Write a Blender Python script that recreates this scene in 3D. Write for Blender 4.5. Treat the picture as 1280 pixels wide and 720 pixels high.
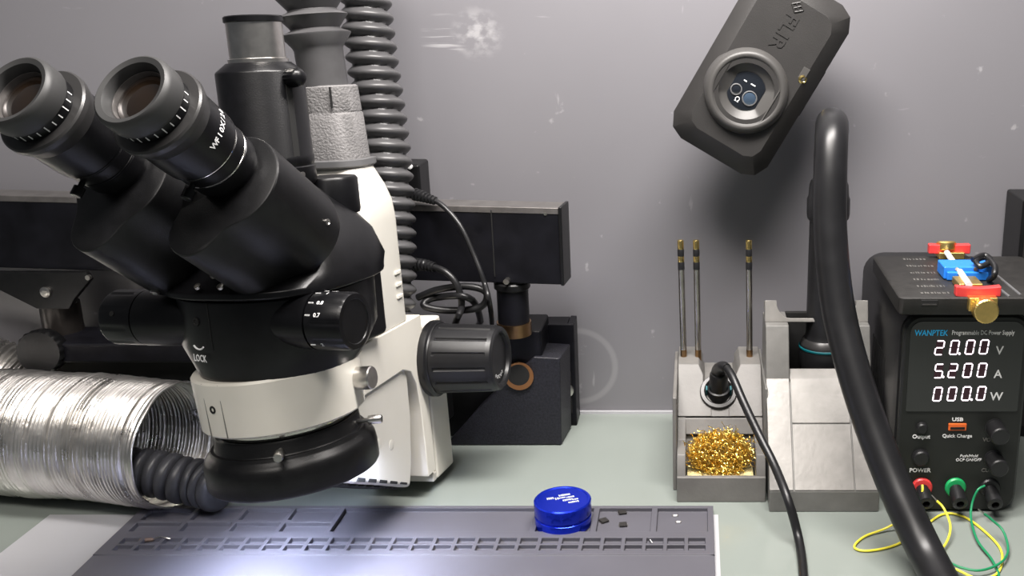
import bpy, bmesh, math, random
from mathutils import Vector, Matrix, noise
random.seed(7)
for o in list(bpy.data.objects): bpy.data.objects.remove(o)
SC = bpy.context.scene
COL = SC.collection
PI = math.pi

# ------------------------------------------------------------------ camera
FPX, CX, CY, CAMH = 1300.0, 870.0, 360.0, 0.35
PITCH = math.atan(380/FPX)
cam = bpy.data.cameras.new('camera'); camo = bpy.data.objects.new('camera', cam); COL.objects.link(camo)
cam.sensor_width = 36; cam.lens = FPX/1280*36; cam.shift_x = (640-CX)/1280; cam.clip_start = .01
camo.location = (0, 0, CAMH); camo.rotation_euler = (PI/2-PITCH, 0, 0)
SC.camera = camo
FW = Vector((0, math.cos(PITCH), -math.sin(PITCH))); UPV = Vector((0, math.sin(PITCH), math.cos(PITCH))); RT = Vector((1, 0, 0)); CP = Vector((0, 0, CAMH))
def ray(x, y): return FW+RT*((x-CX)/FPX)-UPV*((y-CY)/FPX)
def WD(x, y, d): return CP+ray(x, y)*d                       # point at a given depth
def WY(x, y, Y): v = ray(x, y); return CP+v*(Y/v.y)            # point on the plane Y = const
def WZ(x, y, z=0.0): v = ray(x, y); return CP+v*((z-CAMH)/v.z) # point on the plane z = const

# ------------------------------------------------------------------ world, lights, exposure
w = bpy.data.worlds.new('world'); SC.world = w; w.use_nodes = True
w.node_tree.nodes['Background'].inputs[0].default_value = (.80, .84, .90, 1)
w.node_tree.nodes['Background'].inputs[1].default_value = .10
def area(name, loc, to, sx, sy, power, col):
    l = bpy.data.lights.new(name, 'AREA'); l.shape = 'RECTANGLE'; l.size = sx; l.size_y = sy; l.energy = power; l.color = col
    o = bpy.data.objects.new(name, l); COL.objects.link(o); o.location = loc
    o.rotation_euler = (Vector(to)-Vector(loc)).to_track_quat('-Z', 'Y').to_euler(); return o
area('desk_lamp_light', (.00, .50, .70), (-.06, .76, .10), .44, .10, 11.6, (1, .95, .91))
area('ceiling_light', (-.35, -.7, 2.0), (-.2, .5, 0), 1.3, .35, 33, (1, .94, .88))
SC.view_settings.view_transform = 'Standard'; SC.view_settings.look = 'None'; SC.view_settings.gamma = 1
SC.view_settings.use_curve_mapping = False; SC.view_settings.exposure = 0.0

# ------------------------------------------------------------------ materials
def mat(name, col, rough=.5, metal=0, spec=.5, noise_amt=0, noise_scale=60, bump=0, bump_scale=300, emit=None, estr=0, coat=0, rough_var=0):
    m = bpy.data.materials.new(name); m.use_nodes = True
    nt = m.node_tree; b = nt.nodes['Principled BSDF']
    b.inputs['Base Color'].default_value = (*col, 1); b.inputs['Roughness'].default_value = rough
    b.inputs['Metallic'].default_value = metal; b.inputs['Specular IOR Level'].default_value = spec
    b.inputs['Coat Weight'].default_value = coat
    tc = nt.nodes.new('ShaderNodeTexCoord')
    if noise_amt:
        n = nt.nodes.new('ShaderNodeTexNoise'); n.inputs['Scale'].default_value = noise_scale; n.inputs['Detail'].default_value = 5
        nt.links.new(tc.outputs['Object'], n.inputs['Vector'])
        r = nt.nodes.new('ShaderNodeMapRange'); r.inputs['From Min'].default_value = .3; r.inputs['From Max'].default_value = .7
        r.inputs['To Min'].default_value = 1-noise_amt; r.inputs['To Max'].default_value = 1+noise_amt
        nt.links.new(n.outputs['Fac'], r.inputs['Value'])
        mx = nt.nodes.new('ShaderNodeVectorMath'); mx.operation = 'SCALE'; mx.inputs[0].default_value = col
        nt.links.new(r.outputs[0], mx.inputs['Scale']); nt.links.new(mx.outputs[0], b.inputs['Base Color'])
        if rough_var:
            r2 = nt.nodes.new('ShaderNodeMapRange'); r2.inputs['To Min'].default_value = rough-rough_var; r2.inputs['To Max'].default_value = rough+rough_var
            nt.links.new(n.outputs['Fac'], r2.inputs['Value']); nt.links.new(r2.outputs[0], b.inputs['Roughness'])
    if bump:
        n = nt.nodes.new('ShaderNodeTexNoise'); n.inputs['Scale'].default_value = bump_scale; n.inputs['Detail'].default_value = 3
        nt.links.new(tc.outputs['Object'], n.inputs['Vector'])
        bp = nt.nodes.new('ShaderNodeBump'); bp.inputs['Strength'].default_value = bump; bp.inputs['Distance'].default_value = .001
        nt.links.new(n.outputs['Fac'], bp.inputs['Height']); nt.links.new(bp.outputs[0], b.inputs['Normal'])
    if emit:
        b.inputs['Emission Color'].default_value = (*emit, 1); b.inputs['Emission Strength'].default_value = estr
    return m
M = {}
M['black'] = mat('black_anodised', (.0035, .0035, .0042), .32, 0, .30, .25, 180, .05, 1500)
M['blackmatte'] = mat('black_matte_paint', (.0045, .0045, .005), .38, 0, .34, .3, 150, .1, 1800)
M['blackpebble'] = mat('black_powder_coat', (.011, .011, .016), .48, 0, .4, .6, 600, .4, 900)
M['blackbeam'] = mat('black_painted_beam', (.005, .005, .007), .40, 0, .20, .4, 60)
M['greymetal'] = mat('worn_grey_edge', (.16, .15, .145), .35, .6, .5, .2, 90)
M['postmetal'] = mat('dark_bronze_post', (.030, .026, .024), .32, .5, .5, .2, 90)
M['rubber'] = mat('black_rubber', (.010, .010, .011), .36, 0, .40, .2, 70)
M['hosegrey'] = mat('dark_grey_hose_plastic', (.060, .059, .061), .40, 0, .45, .15, 60)
M['cuffdark'] = mat('dark_satin_metal', (.035, .034, .034), .36, .3, .5)
M['eyerubber'] = mat('eyecup_rubber', (.030, .030, .030), .5, 0, .45)
M['hosedark'] = mat('slate_hose_plastic', (.040, .041, .047), .4, 0, .45, .15, 60)
M['cuff'] = mat('grey_cuff_plastic', (.115, .115, .118), .4, 0, .45, .1, 60)
M['collar'] = mat('grey_textured_plastic', (.16, .155, .155), .6, 0, .3, .08, 80, .9, 700)
M['white'] = mat('cream_white_enamel', (.70, .672, .60), .38, 0, .5, .04, 25)
M['whiteplastic'] = mat('white_plastic', (.60, .58, .525), .38, 0, .5, .03, 25)
M['silver'] = mat('brushed_silver', (.62, .60, .57), .28, 1, .5, .1, 200)
M['chrome'] = mat('chrome', (.72, .70, .66), .16, 1)
M['brass'] = mat('brass', (.80, .58, .20), .38, 1, .5, .15, 150)
M['wool'] = mat('brass_shavings', (.86, .62, .16), .30, 1)
M['gold'] = mat('gold_pin', (.85, .65, .25), .25, 1)
M['lens'] = mat('amber_coated_lens', (.012, .007, .004), .05, 0, .9, coat=1)
M['glassdark'] = mat('dark_lens_glass', (.010, .012, .016), .08, 0, .8, coat=.6)
M['glassblue'] = mat('germanium_lens', (.035, .055, .085), .12, 0, .9, coat=.6)
M['ink'] = mat('white_print', (.75, .75, .75), .5)
M['inkgrey'] = mat('grey_print', (.10, .097, .09), .6)
M['cyanink'] = mat('blue_print', (.02, .42, .80), .5)
M['led'] = mat('led_digit', (.9, .85, .9), .5, emit=(1, .86, .94), estr=2.0)
M['ledoff'] = mat('led_digit_backing', (.020, .008, .012), .2, emit=(.30, .03, .10), estr=.04)
M['ringled'] = mat('white_led_ring', (1, 1, 1), .4, emit=(.72, .78, 1), estr=235)
M['darkhole'] = mat('dark_hole', (.004, .004, .004), .8)
M['stationgrey'] = mat('station_grey', (.235, .226, .213), .42, .25, .5, .12, 70, .15, 250, rough_var=.08)
M['stationdark'] = mat('station_grey_dark', (.165, .162, .154), .5, .1, .5, .12, 70, .15, 250)  # darker copy of station grey; shade of the cradle's steep faces put into colour
M['holdergrey'] = mat('holder_grey_plastic', (.155, .149, .141), .5, 0, .4, .1, 60, .15, 400)
M['teal'] = mat('teal_rubber', (.0, .10, .12), .45)
M['sponge'] = mat('yellow_sponge', (.70, .60, .30), .9, 0, .2, .25, 120, .8, 700)
M['tipsteel'] = mat('tip_steel', (.50, .47, .43), .26, 1, .5, .18, 90)
M['heattint'] = mat('heat_tinted_steel', (.33, .20, .10), .3, 1, .5, .2, 90)
M['camgrey'] = mat('thermal_camera_rubber', (.024, .0228, .0222), .46, 0, .4, .08, 60, .12, 1500)
M['camring'] = mat('thermal_camera_ring', (.055, .053, .051), .42, 0, .4)
M['psu'] = mat('supply_black_plastic', (.010, .010, .011), .4, 0, .45, .15, 90, .12, 1400)
M['psuface'] = mat('supply_front_plastic', (.014, .015, .014), .42, 0, .35, .1, 90)
M['screen'] = mat('smoked_screen', (.010, .010, .010), .07, 0, .6, coat=.5)
M['case'] = mat('black_case_plastic', (.018, .017, .016), .55, 0, .4, .25, 120, .2, 700)
M['red'] = mat('red_plastic', (.62, .045, .045), .38)
M['bluep'] = mat('blue_plastic', (.02, .20, .72), .35)
M['green'] = mat('green_plastic', (.01, .30, .09), .4)
M['orange'] = mat('orange_usb', (.72, .13, .02), .45)
M['yellowwire'] = mat('yellow_wire', (.85, .76, .06), .4)
M['greenwire'] = mat('green_wire', (.01, .22, .09), .4)
M['copper'] = mat('copper_bore', (.30, .14, .055), .4, .7)
M['mat'] = mat('grey_silicone', (.090, .088, .104), .5, 0, .35, .05, 30)
M['paper'] = mat('white_paper', (.40, .40, .42), .6, 0, .3, .05, 12)
M['tin'] = mat('blue_anodised_tin', (.010, .035, .62), .22, .75, .5)
M['tinprint'] = mat('pale_tin_print', (.62, .64, .52), .5)
M['chip'] = mat('black_chip', (.018, .016, .015), .5)
M['chipbrown'] = mat('brown_component', (.13, .085, .065), .6)
M['foil'] = mat('aluminium_foil', (.80, .775, .74), .30, 1, .5, .12, 55, .35, 160, rough_var=.10)
M['steel'] = mat('zinc_screw', (.55, .53, .5), .3, 1)

def wall_mat():
    m = mat('grey_painted_board', (.166, .162, .175), .40, 0, .85); nt = m.node_tree; b = nt.nodes['Principled BSDF']
    L = nt.links.new; N = nt.nodes.new
    geo = N('ShaderNodeNewGeometry')
    n1 = N('ShaderNodeTexNoise'); n1.inputs['Scale'].default_value = 3.5; n1.inputs['Detail'].default_value = 6; L(geo.outputs['Position'], n1.inputs['Vector'])
    ramp = N('ShaderNodeMapRange'); ramp.inputs['From Min'].default_value = .3; ramp.inputs['From Max'].default_value = .7; ramp.inputs['To Min'].default_value = .94; ramp.inputs['To Max'].default_value = 1.06
    L(n1.outputs['Fac'], ramp.inputs['Value'])
    base = N('ShaderNodeVectorMath'); base.operation = 'SCALE'; base.inputs[0].default_value = (.166, .162, .175); L(ramp.outputs[0], base.inputs['Scale'])
    def scuff(pt, radius, scale, lo, hi, stretch):
        mp = N('ShaderNodeVectorMath'); mp.operation = 'MULTIPLY'; mp.inputs[1].default_value = stretch; L(geo.outputs['Position'], mp.inputs[0])
        n = N('ShaderNodeTexNoise'); n.inputs['Scale'].default_value = scale; n.inputs['Detail'].default_value = 6; L(mp.outputs[0], n.inputs['Vector'])
        r = N('ShaderNodeMapRange'); r.inputs['From Min'].default_value = lo; r.inputs['From Max'].default_value = hi; L(n.outputs['Fac'], r.inputs['Value'])
        if pt is None: return r.outputs[0]
        d = N('ShaderNodeVectorMath'); d.operation = 'DISTANCE'; d.inputs[1].default_value = pt; L(geo.outputs['Position'], d.inputs[0])
        e = N('ShaderNodeMapRange'); e.inputs['From Min'].default_value = radius*.35; e.inputs['From Max'].default_value = radius; e.inputs['To Min'].default_value = 1; e.inputs['To Max'].default_value = 0; L(d.outputs['Value'], e.inputs['Value'])
        k = N('ShaderNodeMath'); k.operation = 'MULTIPLY'; L(r.outputs[0], k.inputs[0]); L(e.outputs[0], k.inputs[1]); return k.outputs[0]
    acc = base.outputs[0]
    for s, f in ((scuff(tuple(WY(597, 42, .82)), .022, 110, .44, .62, (1, 1, 1.5)), .30),
                 (scuff(tuple(WY(556, 47, .82)), .020, 150, .56, .64, (.12, 1, 2.2)), .38),
                 (scuff(None, 0, 70, .71, .76, (1, 1, 1)), .22), (scuff(None, 0, 55, .71, .75, (.25, 1, 1.6)), .2), (scuff(None, 0, 45, .73, .76, (1.6, 1, .3)), .18)):
        mx = N('ShaderNodeMix'); mx.data_type = 'RGBA'; mx.inputs['B'].default_value = (.60, .595, .60, 1)
        g = N('ShaderNodeMath'); g.operation = 'MULTIPLY'; g.inputs[1].default_value = f; L(s, g.inputs[0]); L(g.outputs[0], mx.inputs['Factor'])
        L(acc, mx.inputs['A']); acc = mx.outputs['Result']
    # faint ring worn into the paint
    d = N('ShaderNodeVectorMath'); d.operation = 'DISTANCE'; d.inputs[1].default_value = tuple(WY(722, 458, .82)); L(geo.outputs['Position'], d.inputs[0])
    e = N('ShaderNodeMath'); e.operation = 'SUBTRACT'; e.inputs[1].default_value = .0315; L(d.outputs['Value'], e.inputs[0])
    a_ = N('ShaderNodeMath'); a_.operation = 'ABSOLUTE'; L(e.outputs[0], a_.inputs[0])
    r = N('ShaderNodeMapRange'); r.inputs['From Min'].default_value = .0012; r.inputs['From Max'].default_value = .0034; r.inputs['To Min'].default_value = .16; r.inputs['To Max'].default_value = 0; L(a_.outputs[0], r.inputs['Value'])
    mx = N('ShaderNodeMix'); mx.data_type = 'RGBA'; mx.inputs['B'].default_value = (.5, .5, .5, 1); L(r.outputs[0], mx.inputs['Factor']); L(acc, mx.inputs['A']); acc = mx.outputs['Result']
    L(acc, b.inputs['Base Color'])
    return m
M['wall'] = wall_mat()
def desk_mat():
    m = mat('frosted_green_glass', (.225, .252, .232), .16, 0, .5, .04, 8); return m
M['desk'] = desk_mat()

# ------------------------------------------------------------------ mesh builder
class MB:
    def __init__(s, T=None): s.v = []; s.f = []; s.T = T
    def add(s, vs, fs):
        k = len(s.v); T = s.T
        s.v += [tuple(T @ Vector(p)) if T else tuple(p) for p in vs]; s.f += [tuple(i+k for i in f) for f in fs]; return s
    def box(s, c, size, R=None):
        hx, hy, hz = size[0]/2, size[1]/2, size[2]/2; c = Vector(c)
        vs = [Vector((x, y, z)) for z in (-hz, hz) for y in (-hy, hy) for x in (-hx, hx)]
        if R: vs = [R @ q for q in vs]
        return s.add([c+q for q in vs], [(0, 2, 3, 1), (4, 5, 7, 6), (0, 1, 5, 4), (2, 6, 7, 3), (0, 4, 6, 2), (1, 3, 7, 5)])
    def bb(s, a, b):
        return s.box([(a[i]+b[i])/2 for i in range(3)], [abs(b[i]-a[i]) for i in range(3)])
    def rings(s, rings, cap0=True, cap1=True, closed=True):
        n = len(rings[0]); vs = [p for r in rings for p in r]; fs = []
        for i in range(len(rings)-1):
            for j in range(n if closed else n-1):
                k = (j+1) % n
                fs.append((i*n+j, i*n+k, (i+1)*n+k, (i+1)*n+j))
        if cap0: fs.append(tuple(reversed(range(n))))
        if cap1: fs.append(tuple((len(rings)-1)*n+j for j in range(n)))
        return s.add(vs, fs)
    def lathe(s, prof, base=(0, 0, 0), axis=(0, 0, 1), n=40, cap0=True, cap1=True, rib=None, ref=None):
        """prof = [(radius, height)], swept round axis through base"""
        a = Vector(axis).normalized(); base = Vector(base)
        e1 = Vector(ref) if ref else (Vector((1, 0, 0)) if abs(a.x) < .9 else Vector((0, 1, 0)))
        e1 = (e1-a*e1.dot(a)).normalized(); e2 = a.cross(e1)
        rs = []
        for (r, h) in prof:
            rg = []
            for j in range(n):
                t = 2*PI*j/n; rr = r+(rib(t, h) if rib else 0)
                rg.append(base+a*h+(e1*math.cos(t)+e2*math.sin(t))*rr)
            rs.append(rg)
        return s.rings(rs, cap0, cap1)
    def elathe(s, prof, *a, **k): return s.lathe([(r, h*69/58) for r, h in prof], *a, **k)
    def cyl(s, p0, p1, r0, r1=None, n=20):
        p0 = Vector(p0); p1 = Vector(p1); L = (p1-p0).length
        return s.lathe([(r0, 0), (r0 if r1 is None else r1, L)], p0, p1-p0, n)
    def prism(s, poly, O, ex, ey, depth):
        """polygon in the (ex, ey) plane at O, extruded along ex x ey by depth"""
        O = Vector(O); ex = Vector(ex); ey = Vector(ey); nz = ex.cross(ey).normalized()*depth
        a = [O+ex*x+ey*y for x, y in poly]
        return s.rings([a, [p+nz for p in a]])
    def tube(s, pts, rad, n=14, caps=True, radf=None):
        """sweep along pts with parallel transport; radf(i, theta) overrides rad"""
        pts = [Vector(p) for p in pts]; rs = []; prev = None
        for i, p in enumerate(pts):
            t = (pts[min(i+1, len(pts)-1)]-pts[max(i-1, 0)]).normalized()
            if prev is None:
                e = Vector((0, 0, 1)) if abs(t.z) < .9 else Vector((0, 1, 0))
            else: e = prev
            e = (e-t*e.dot(t)).normalized(); prev = e; b = t.cross(e)
            rs.append([p+(e*math.cos(2*PI*j/n)+b*math.sin(2*PI*j/n))*(radf(i, 2*PI*j/n) if radf else rad) for j in range(n)])
        return s.rings(rs, caps, caps)
    def build(s, name, m, parent=None, bevel=0, seg=2, angle=35, flat=False, solid=0):
        me = bpy.data.meshes.new(name); me.from_pydata(s.v, [], s.f); 
        bm = bmesh.new(); bm.from_mesh(me); bmesh.ops.recalc_face_normals(bm, faces=bm.faces); bm.to_mesh(me); bm.free()
        me.materials.append(M[m]); o = bpy.data.objects.new(name, me); COL.objects.link(o)
        if not flat:
            for p in me.polygons: p.use_smooth = True
            me.set_sharp_from_angle(angle=math.radians(angle))
        if parent is not None:
            o.parent = parent
            if parent.type == 'EMPTY': o.matrix_parent_inverse = Matrix.Translation(parent.location).inverted()
        if bevel:
            b = o.modifiers.new('bevel', 'BEVEL'); b.width = bevel; b.segments = seg; b.limit_method = 'ANGLE'; b.angle_limit = math.radians(38); b.harden_normals = True
        return o
def tag(o, label, cat, group=None, kind=None):
    o['label'] = label; o['category'] = cat
    if group: o['group'] = group
    if kind: o['kind'] = kind
    return o
def thing(name, label, cat, loc=(0, 0, 0), group=None):
    o = bpy.data.objects.new(name, None); COL.objects.link(o); o.location = loc; o.empty_display_size = .02
    return tag(o, label, cat, group)
def spline(cps, n=12):
    """Catmull-Rom through the control points"""
    P = [Vector(p) for p in cps]; P = [P[0]*2-P[1]]+P+[P[-1]*2-P[-2]]; out = []
    for i in range(1, len(P)-2):
        a, b, c, d = P[i-1:i+3]
        for k in range(n):
            t = k/n; out.append(.5*((2*b)+(c-a)*t+(2*a-5*b+4*c-d)*t*t+(3*b-a-3*c+d)*t**3))
    out.append(P[-2]); return out
def resample(pts, step):
    out = [pts[0]]; acc = 0
    for a, b in zip(pts, pts[1:]):
        L = (b-a).length; s = step-acc
        while s <= L: out.append(a+(b-a)*(s/L)); s += step
        acc = L-(s-step)
    return out
def text(body, T, size, m, parent, name='lettering', align='CENTER', depth=.0001, shear=0, xs=1.0, bold=0, fit=None):
    c = bpy.data.curves.new(name, 'FONT'); c.body = body; c.size = size; c.align_x = align; c.align_y = 'CENTER'; c.extrude = depth; c.shear = shear; c.resolution_u = 2; c.offset = bold
    t = bpy.data.objects.new(name, c); COL.objects.link(t)
    dg = bpy.context.evaluated_depsgraph_get(); me = bpy.data.meshes.new_from_object(t.evaluated_get(dg))
    bpy.data.objects.remove(t)
    if fit: xs = fit/max(1e-9, max(v.co.x for v in me.vertices)-min(v.co.x for v in me.vertices))
    me.transform(T @ Matrix.Diagonal((xs, 1, 1, 1))); me.materials.clear(); me.materials.append(M[m])
    o = bpy.data.objects.new(name, me); COL.objects.link(o)
    if parent is not None:
        o.parent = parent
        if parent.type == 'EMPTY': o.matrix_parent_inverse = Matrix.Translation(parent.location).inverted()
    return o
def frame(o, x, y):
    x = Vector(x).normalized(); y = Vector(y); y = (y-x*y.dot(x)).normalized(); z = x.cross(y)
    return Matrix.Translation(o) @ Matrix((x, y, z)).transposed().to_4x4()

# ------------------------------------------------------------------ the setting
WALLY = .82
o = MB().bb((-1.1, WALLY, -.75), (.9, WALLY+.02, 1.5)).build('wall_back', 'wall', flat=True); o['kind'] = 'structure'
o = MB().bb((-1.1, -.6, -.77), (.9, WALLY+.02, -.75)).build('floor', 'stationdark', flat=True); o['kind'] = 'structure'
dk = thing('desk', 'pale green glass desk top running up to the grey wall', 'desk', (-.1, .45, -.75))
MB().bb((-.85, .08, -.012), (.65, WALLY-.001, 0)).build('table_top', 'desk', dk, .0015)
for x in (-.82, .60):
    for y in (.12, .77): MB().bb((x, y, -.75), (x+.04, y+.04, -.012)).build('leg', 'greymetal', dk)
MB().bb((-.85, WALLY-.0035, 0), (.65, WALLY-.0005, .0022)).build('edge_strip', 'paper', dk)

# ------------------------------------------------------------------ silicone mat, paper, tin, chips
pz = .0004
xr = WZ(900, 700).x
pp = MB(); yb = WZ(500, 644).y
pp.rings([[(-.4435, yb, 0), (xr, yb, 0), (xr, .40, 0), (-.452, .40, 0)], [(-.4435, yb, pz), (xr, yb, pz), (xr, .40, pz), (-.452, .40, pz)]])
tag(pp.build('paper_sheet', 'paper', flat=True), 'white paper sheet lying under the grey silicone mat', 'paper')
MX0, MX1 = -.3800, .0118; HT = .0052; FL = .0022; z0 = pz
Yp = lambda y, z=HT: WZ(500, y, z).y
YB = Yp(632); YF = .40
Xp = lambda x, y: WZ(x, y, HT).x
xa = Xp(418, 650); ZW = .0044
NC = 28; sx0, sx1 = MX0+.008, MX1-.0045
tall = []                                                        # recessed cells: x0, x1, y0, y1
for i in range(4):
    x0, x1 = MX0+.006+(xa-MX0-.006)*i/4+.0014, MX0+.006+(xa-MX0-.006)*(i+1)/4-.0014
    tall += [(x0, x1, Yp(664), Yp(653)), (x0, x1, Yp(649.5), Yp(635.5))]
xs_ = [xa, Xp(669, 650), Xp(743.5, 650), Xp(817.5, 650), MX1-.002]
for a, b in zip(xs_, xs_[1:]): tall.append((a+.002, b-.002, Yp(664), Yp(635)))
for i in range(NC):
    x0 = sx0+(sx1-sx0)*i/NC; x1 = sx0+(sx1-sx0)*(i+1)/NC
    for (a, b) in ((679.3, 672), (687.8, 681)): tall.append((x0+.0013, x1-.0013, Yp(a), Yp(b)))
gx = sorted(set([MX0, MX1]+[v for c in tall for v in c[:2]])); gy = sorted(set([YF, YB, Yp(693)]+[v for c in tall for v in c[2:]]))
def hgt(x, y):
    if not (MX0 < x < MX1 and YF < y < YB): return None
    if y < Yp(693): return ZW
    for c in tall:
        if c[0] < x < c[1] and c[2] < y < c[3]: return FL
    return HT
bm = bmesh.new(); vc = {}
def vt(x, y, z):
    k = (round(x, 6), round(y, 6), round(z, 6))
    if k not in vc: vc[k] = bm.verts.new(k)
    return vc[k]
def fc_(*v):
    v = list(dict.fromkeys(v))
    try: bm.faces.new(v)
    except ValueError: pass
H = [[hgt((a+b)/2, (c+d)/2) for c, d in zip(gy, gy[1:])] for a, b in zip(gx, gx[1:])]
for i, (a, b) in enumerate(zip(gx, gx[1:])):
    for j, (c, d) in enumerate(zip(gy, gy[1:])):
        h = H[i][j]; fc_(vt(a, c, h), vt(b, c, h), vt(b, d, h), vt(a, d, h)); fc_(vt(a, c, z0), vt(a, d, z0), vt(b, d, z0), vt(b, c, z0))
        h2 = H[i+1][j] if i+1 < len(H) else z0
        if h2 != h: fc_(vt(b, c, h), vt(b, c, h2), vt(b, d, h2), vt(b, d, h))
        h2 = H[i][j+1] if j+1 < len(H[0]) else z0
        if h2 != h: fc_(vt(a, d, h), vt(b, d, h), vt(b, d, h2), vt(a, d, h2))
        if i == 0: fc_(vt(a, c, h), vt(a, d, h), vt(a, d, z0), vt(a, c, z0))
        if j == 0: fc_(vt(a, c, h), vt(a, c, z0), vt(b, c, z0), vt(b, c, h))
bmesh.ops.recalc_face_normals(bm, faces=bm.faces)
me = bpy.data.meshes.new('soldering_mat'); bm.to_mesh(me); bm.free(); me.materials.append(M['mat'])
mt = bpy.data.objects.new('soldering_mat', me); COL.objects.link(mt)
for p in me.polygons: p.use_smooth = True
me.set_sharp_from_angle(angle=math.radians(40))
bv = mt.modifiers.new('bevel', 'BEVEL'); bv.width = .0006; bv.segments = 2; bv.limit_method = 'ANGLE'; bv.angle_limit = math.radians(50); bv.harden_normals = True
tag(mt, 'grey silicone soldering mat with rows of small compartments along its back edge', 'mat')

tc = WZ(704.5, 655, FL+.0002); tc.y -= .0005
tn = thing('solder_tin', 'round blue metal tin standing in a mat compartment', 'tin', tc)
R = .0190
MB().lathe([(R-.0015, 0), (R-.0005, .0008), (R-.0002, .0075), (R-.0012, .0082), (R-.0012, .0090)], tc, n=56).build('base', 'tin', tn)
MB().lathe([(R-.0004, .0092), (R, .0098), (R, .0182), (R-.0008, .0190), (R-.0022, .0190), (R-.0026, .0186)], tc, n=56).build('lid', 'tin', tn)
tt = tc+Vector((0, 0, .0187))
rt_ = Matrix.Rotation(math.radians(20), 3, 'Z')
for (x, y, w_, h_) in ((-.0075, .0035, .0050, .0030), (-.0035, .0018, .0028, .0030), (.0025, .0052, .0080, .0024), (.0000, .0018, .0050, .0016), (.0055, .0012, .0056, .0020), (.0030, -.0022, .0070, .0022), (.0080, -.0030, .0040, .0018), (.0060, -.0062, .0072, .0018)):
    n_ = int(w_/.0011)
    for k in range(n_): MB().box(tt+rt_ @ Vector((x-w_/2+(k+.5)*w_/n_, y, .0001)), (w_/n_*random.uniform(.5, .85), h_*random.uniform(.7, 1), .0003), rt_).build('lid_print', 'tinprint', tn, flat=True)
def chip(px, py, s, rot, label, m='chip', h=.0012, name='chip', group=None, cat='chip'):
    c = WZ(px, py, FL); r = Matrix.Rotation(rot, 3, 'Z')
    t = thing(name, label, cat, c, group)
    MB().box(c+Vector((0, 0, h/2+.0003)), (s, s, h), r).build('package', m, t, .0001)
    q = MB()
    for k in (-1, 0, 1):
        for sd in (-1, 1): q.box(c+r @ Vector((sd*s*.54, k*s*.3, .0002)), (s*.16, s*.12, .0004), r)
    q.build('pins', 'steel', t, flat=True); return t
chip(755, 652, .0052, .6, 'leftmost of three small black chips in the mat tray', group='loose black chips on the mat')
chip(778, 641.5, .0052, .25, 'black chip lying nearest the back rim of the mat tray', group='loose black chips on the mat')
chip(779, 657, .0050, .15, 'black chip lying nearest the front of the mat tray', group='loose black chips on the mat')
for (px, py, lab) in ((844, 645.5, 'tiny pale component farther back in the end tray'), (848, 653.5, 'tiny pale component nearer the front of the end tray')):
    c = WZ(px, py, FL); t = thing('component', lab, 'component', c, 'tiny pale components in the end tray')
    MB().box(c+Vector((0, 0, .0006)), (.0026, .0016, .0010)).build('body', 'ink', t, .0002)
    MB().box(c+Vector((-.0016, 0, .0005)), (.0007, .0015, .0009)).box(c+Vector((.0016, 0, .0005)), (.0007, .0015, .0009)).build('end_cap', 'steel', t)
c = WZ(184, 678, FL)
t = thing('component', 'brown component with wire leads lying in a small mat cell', 'component', c)
MB().lathe([(.0005, 0), (.0013, .0012), (.0014, .0080), (.0006, .0095)], c+Vector((-.005, 0, .0016)), (1, .1, 0), 14).build('body', 'chipbrown', t)
MB().tube(spline([c+Vector((.004, .0004, .0016)), c+Vector((.008, .0012, .0035)), c+Vector((.012, -.0006, .0040)), c+Vector((.016, -.001, .0032))], 6), .0003, 6).build('lead', 'steel', t)
c = WZ(812, 675, FL); c2 = WZ(815, 679, HT)
tag(MB().cyl(c+Vector((0, 0, .0006)), c2+Vector((0, 0, .0006)), .0004, n=8).cyl(c2+Vector((0, 0, .0006)), c2+Vector((.0004, -.001, .0009)), .0004, .0001, n=8).build('wire_clipping', 'ink'), 'short white wire clipping across two small mat cells', 'wire')

# ------------------------------------------------------------------ stereo microscope
OM = Vector((-.2356, .557, .082))
def mframe(azd, rod=3):
    az, ro, ti = math.radians(azd), math.radians(-rod), math.radians(4)
    ff = Vector((-math.sin(az), -math.cos(az), 0)); r0 = Vector((math.cos(az), -math.sin(az), 0)); u0 = Vector((0, 0, 1))
    uu = u0*math.cos(ro)+r0*math.sin(ro); rr = r0*math.cos(ro)-u0*math.sin(ro)
    uu, ff = uu*math.cos(ti)-ff*math.sin(ti), ff*math.cos(ti)+uu*math.sin(ti)
    return Matrix.Translation(OM) @ Matrix((rr, -ff, uu)).transposed().to_4x4() @ Matrix.Diagonal((.001, .001, .001, 1))
MT = mframe(8)                                                  # carrier arm and column
MR = mframe(8, 6)                                               # carrier ring and ring light hang a little crooked
MP = mframe(14, 3.5)                                                 # the optical pod, turned a little in its carrier
def L3(r, g, u): return Vector((r, -g, u))                      # right, towards the user, up (millimetres)
def sring(a, b, cr, cg, u, n=48, e=2.6, b2=None):
    out = []
    for j in range(n):
        t = 2*PI*j/n; c, s = math.cos(t), math.sin(t)
        bb = b if s > 0 or b2 is None else b2
        out.append(L3(cr+a*math.copysign(abs(c)**(2/e), c), cg+bb*math.copysign(abs(s)**(2/e), s), u))
    return out
ms = thing('stereo_microscope', 'black and cream trinocular stereo microscope leaning over the soldering mat', 'microscope', MT @ L3(0, -140, -50))
B = lambda: MB(MT)
Q = lambda: MB(MP)
G = lambda: MB(MR)
BA, BF, BB, BE = 48.5, 48.5, 60, 2.35
Q().rings([sring(40, 41, 0, 0, 59, e=2.05), sring(42.5, 43, 0, 0, 60.5, e=2.1), sring(44.5, 45, 0, -1, 66, e=2.15, b2=52), sring(BA, BF, 0, -2, 78, e=BE, b2=58), sring(BA, BF, 0, -2, 105, e=BE, b2=BB)]).build('body', 'black', ms, .0010)
Q().bb(L3(-34, -62, 62), L3(33, -20, 106)).build('body_back', 'black', ms, .004, 3)
KG, KU = 27, 91.5
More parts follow.
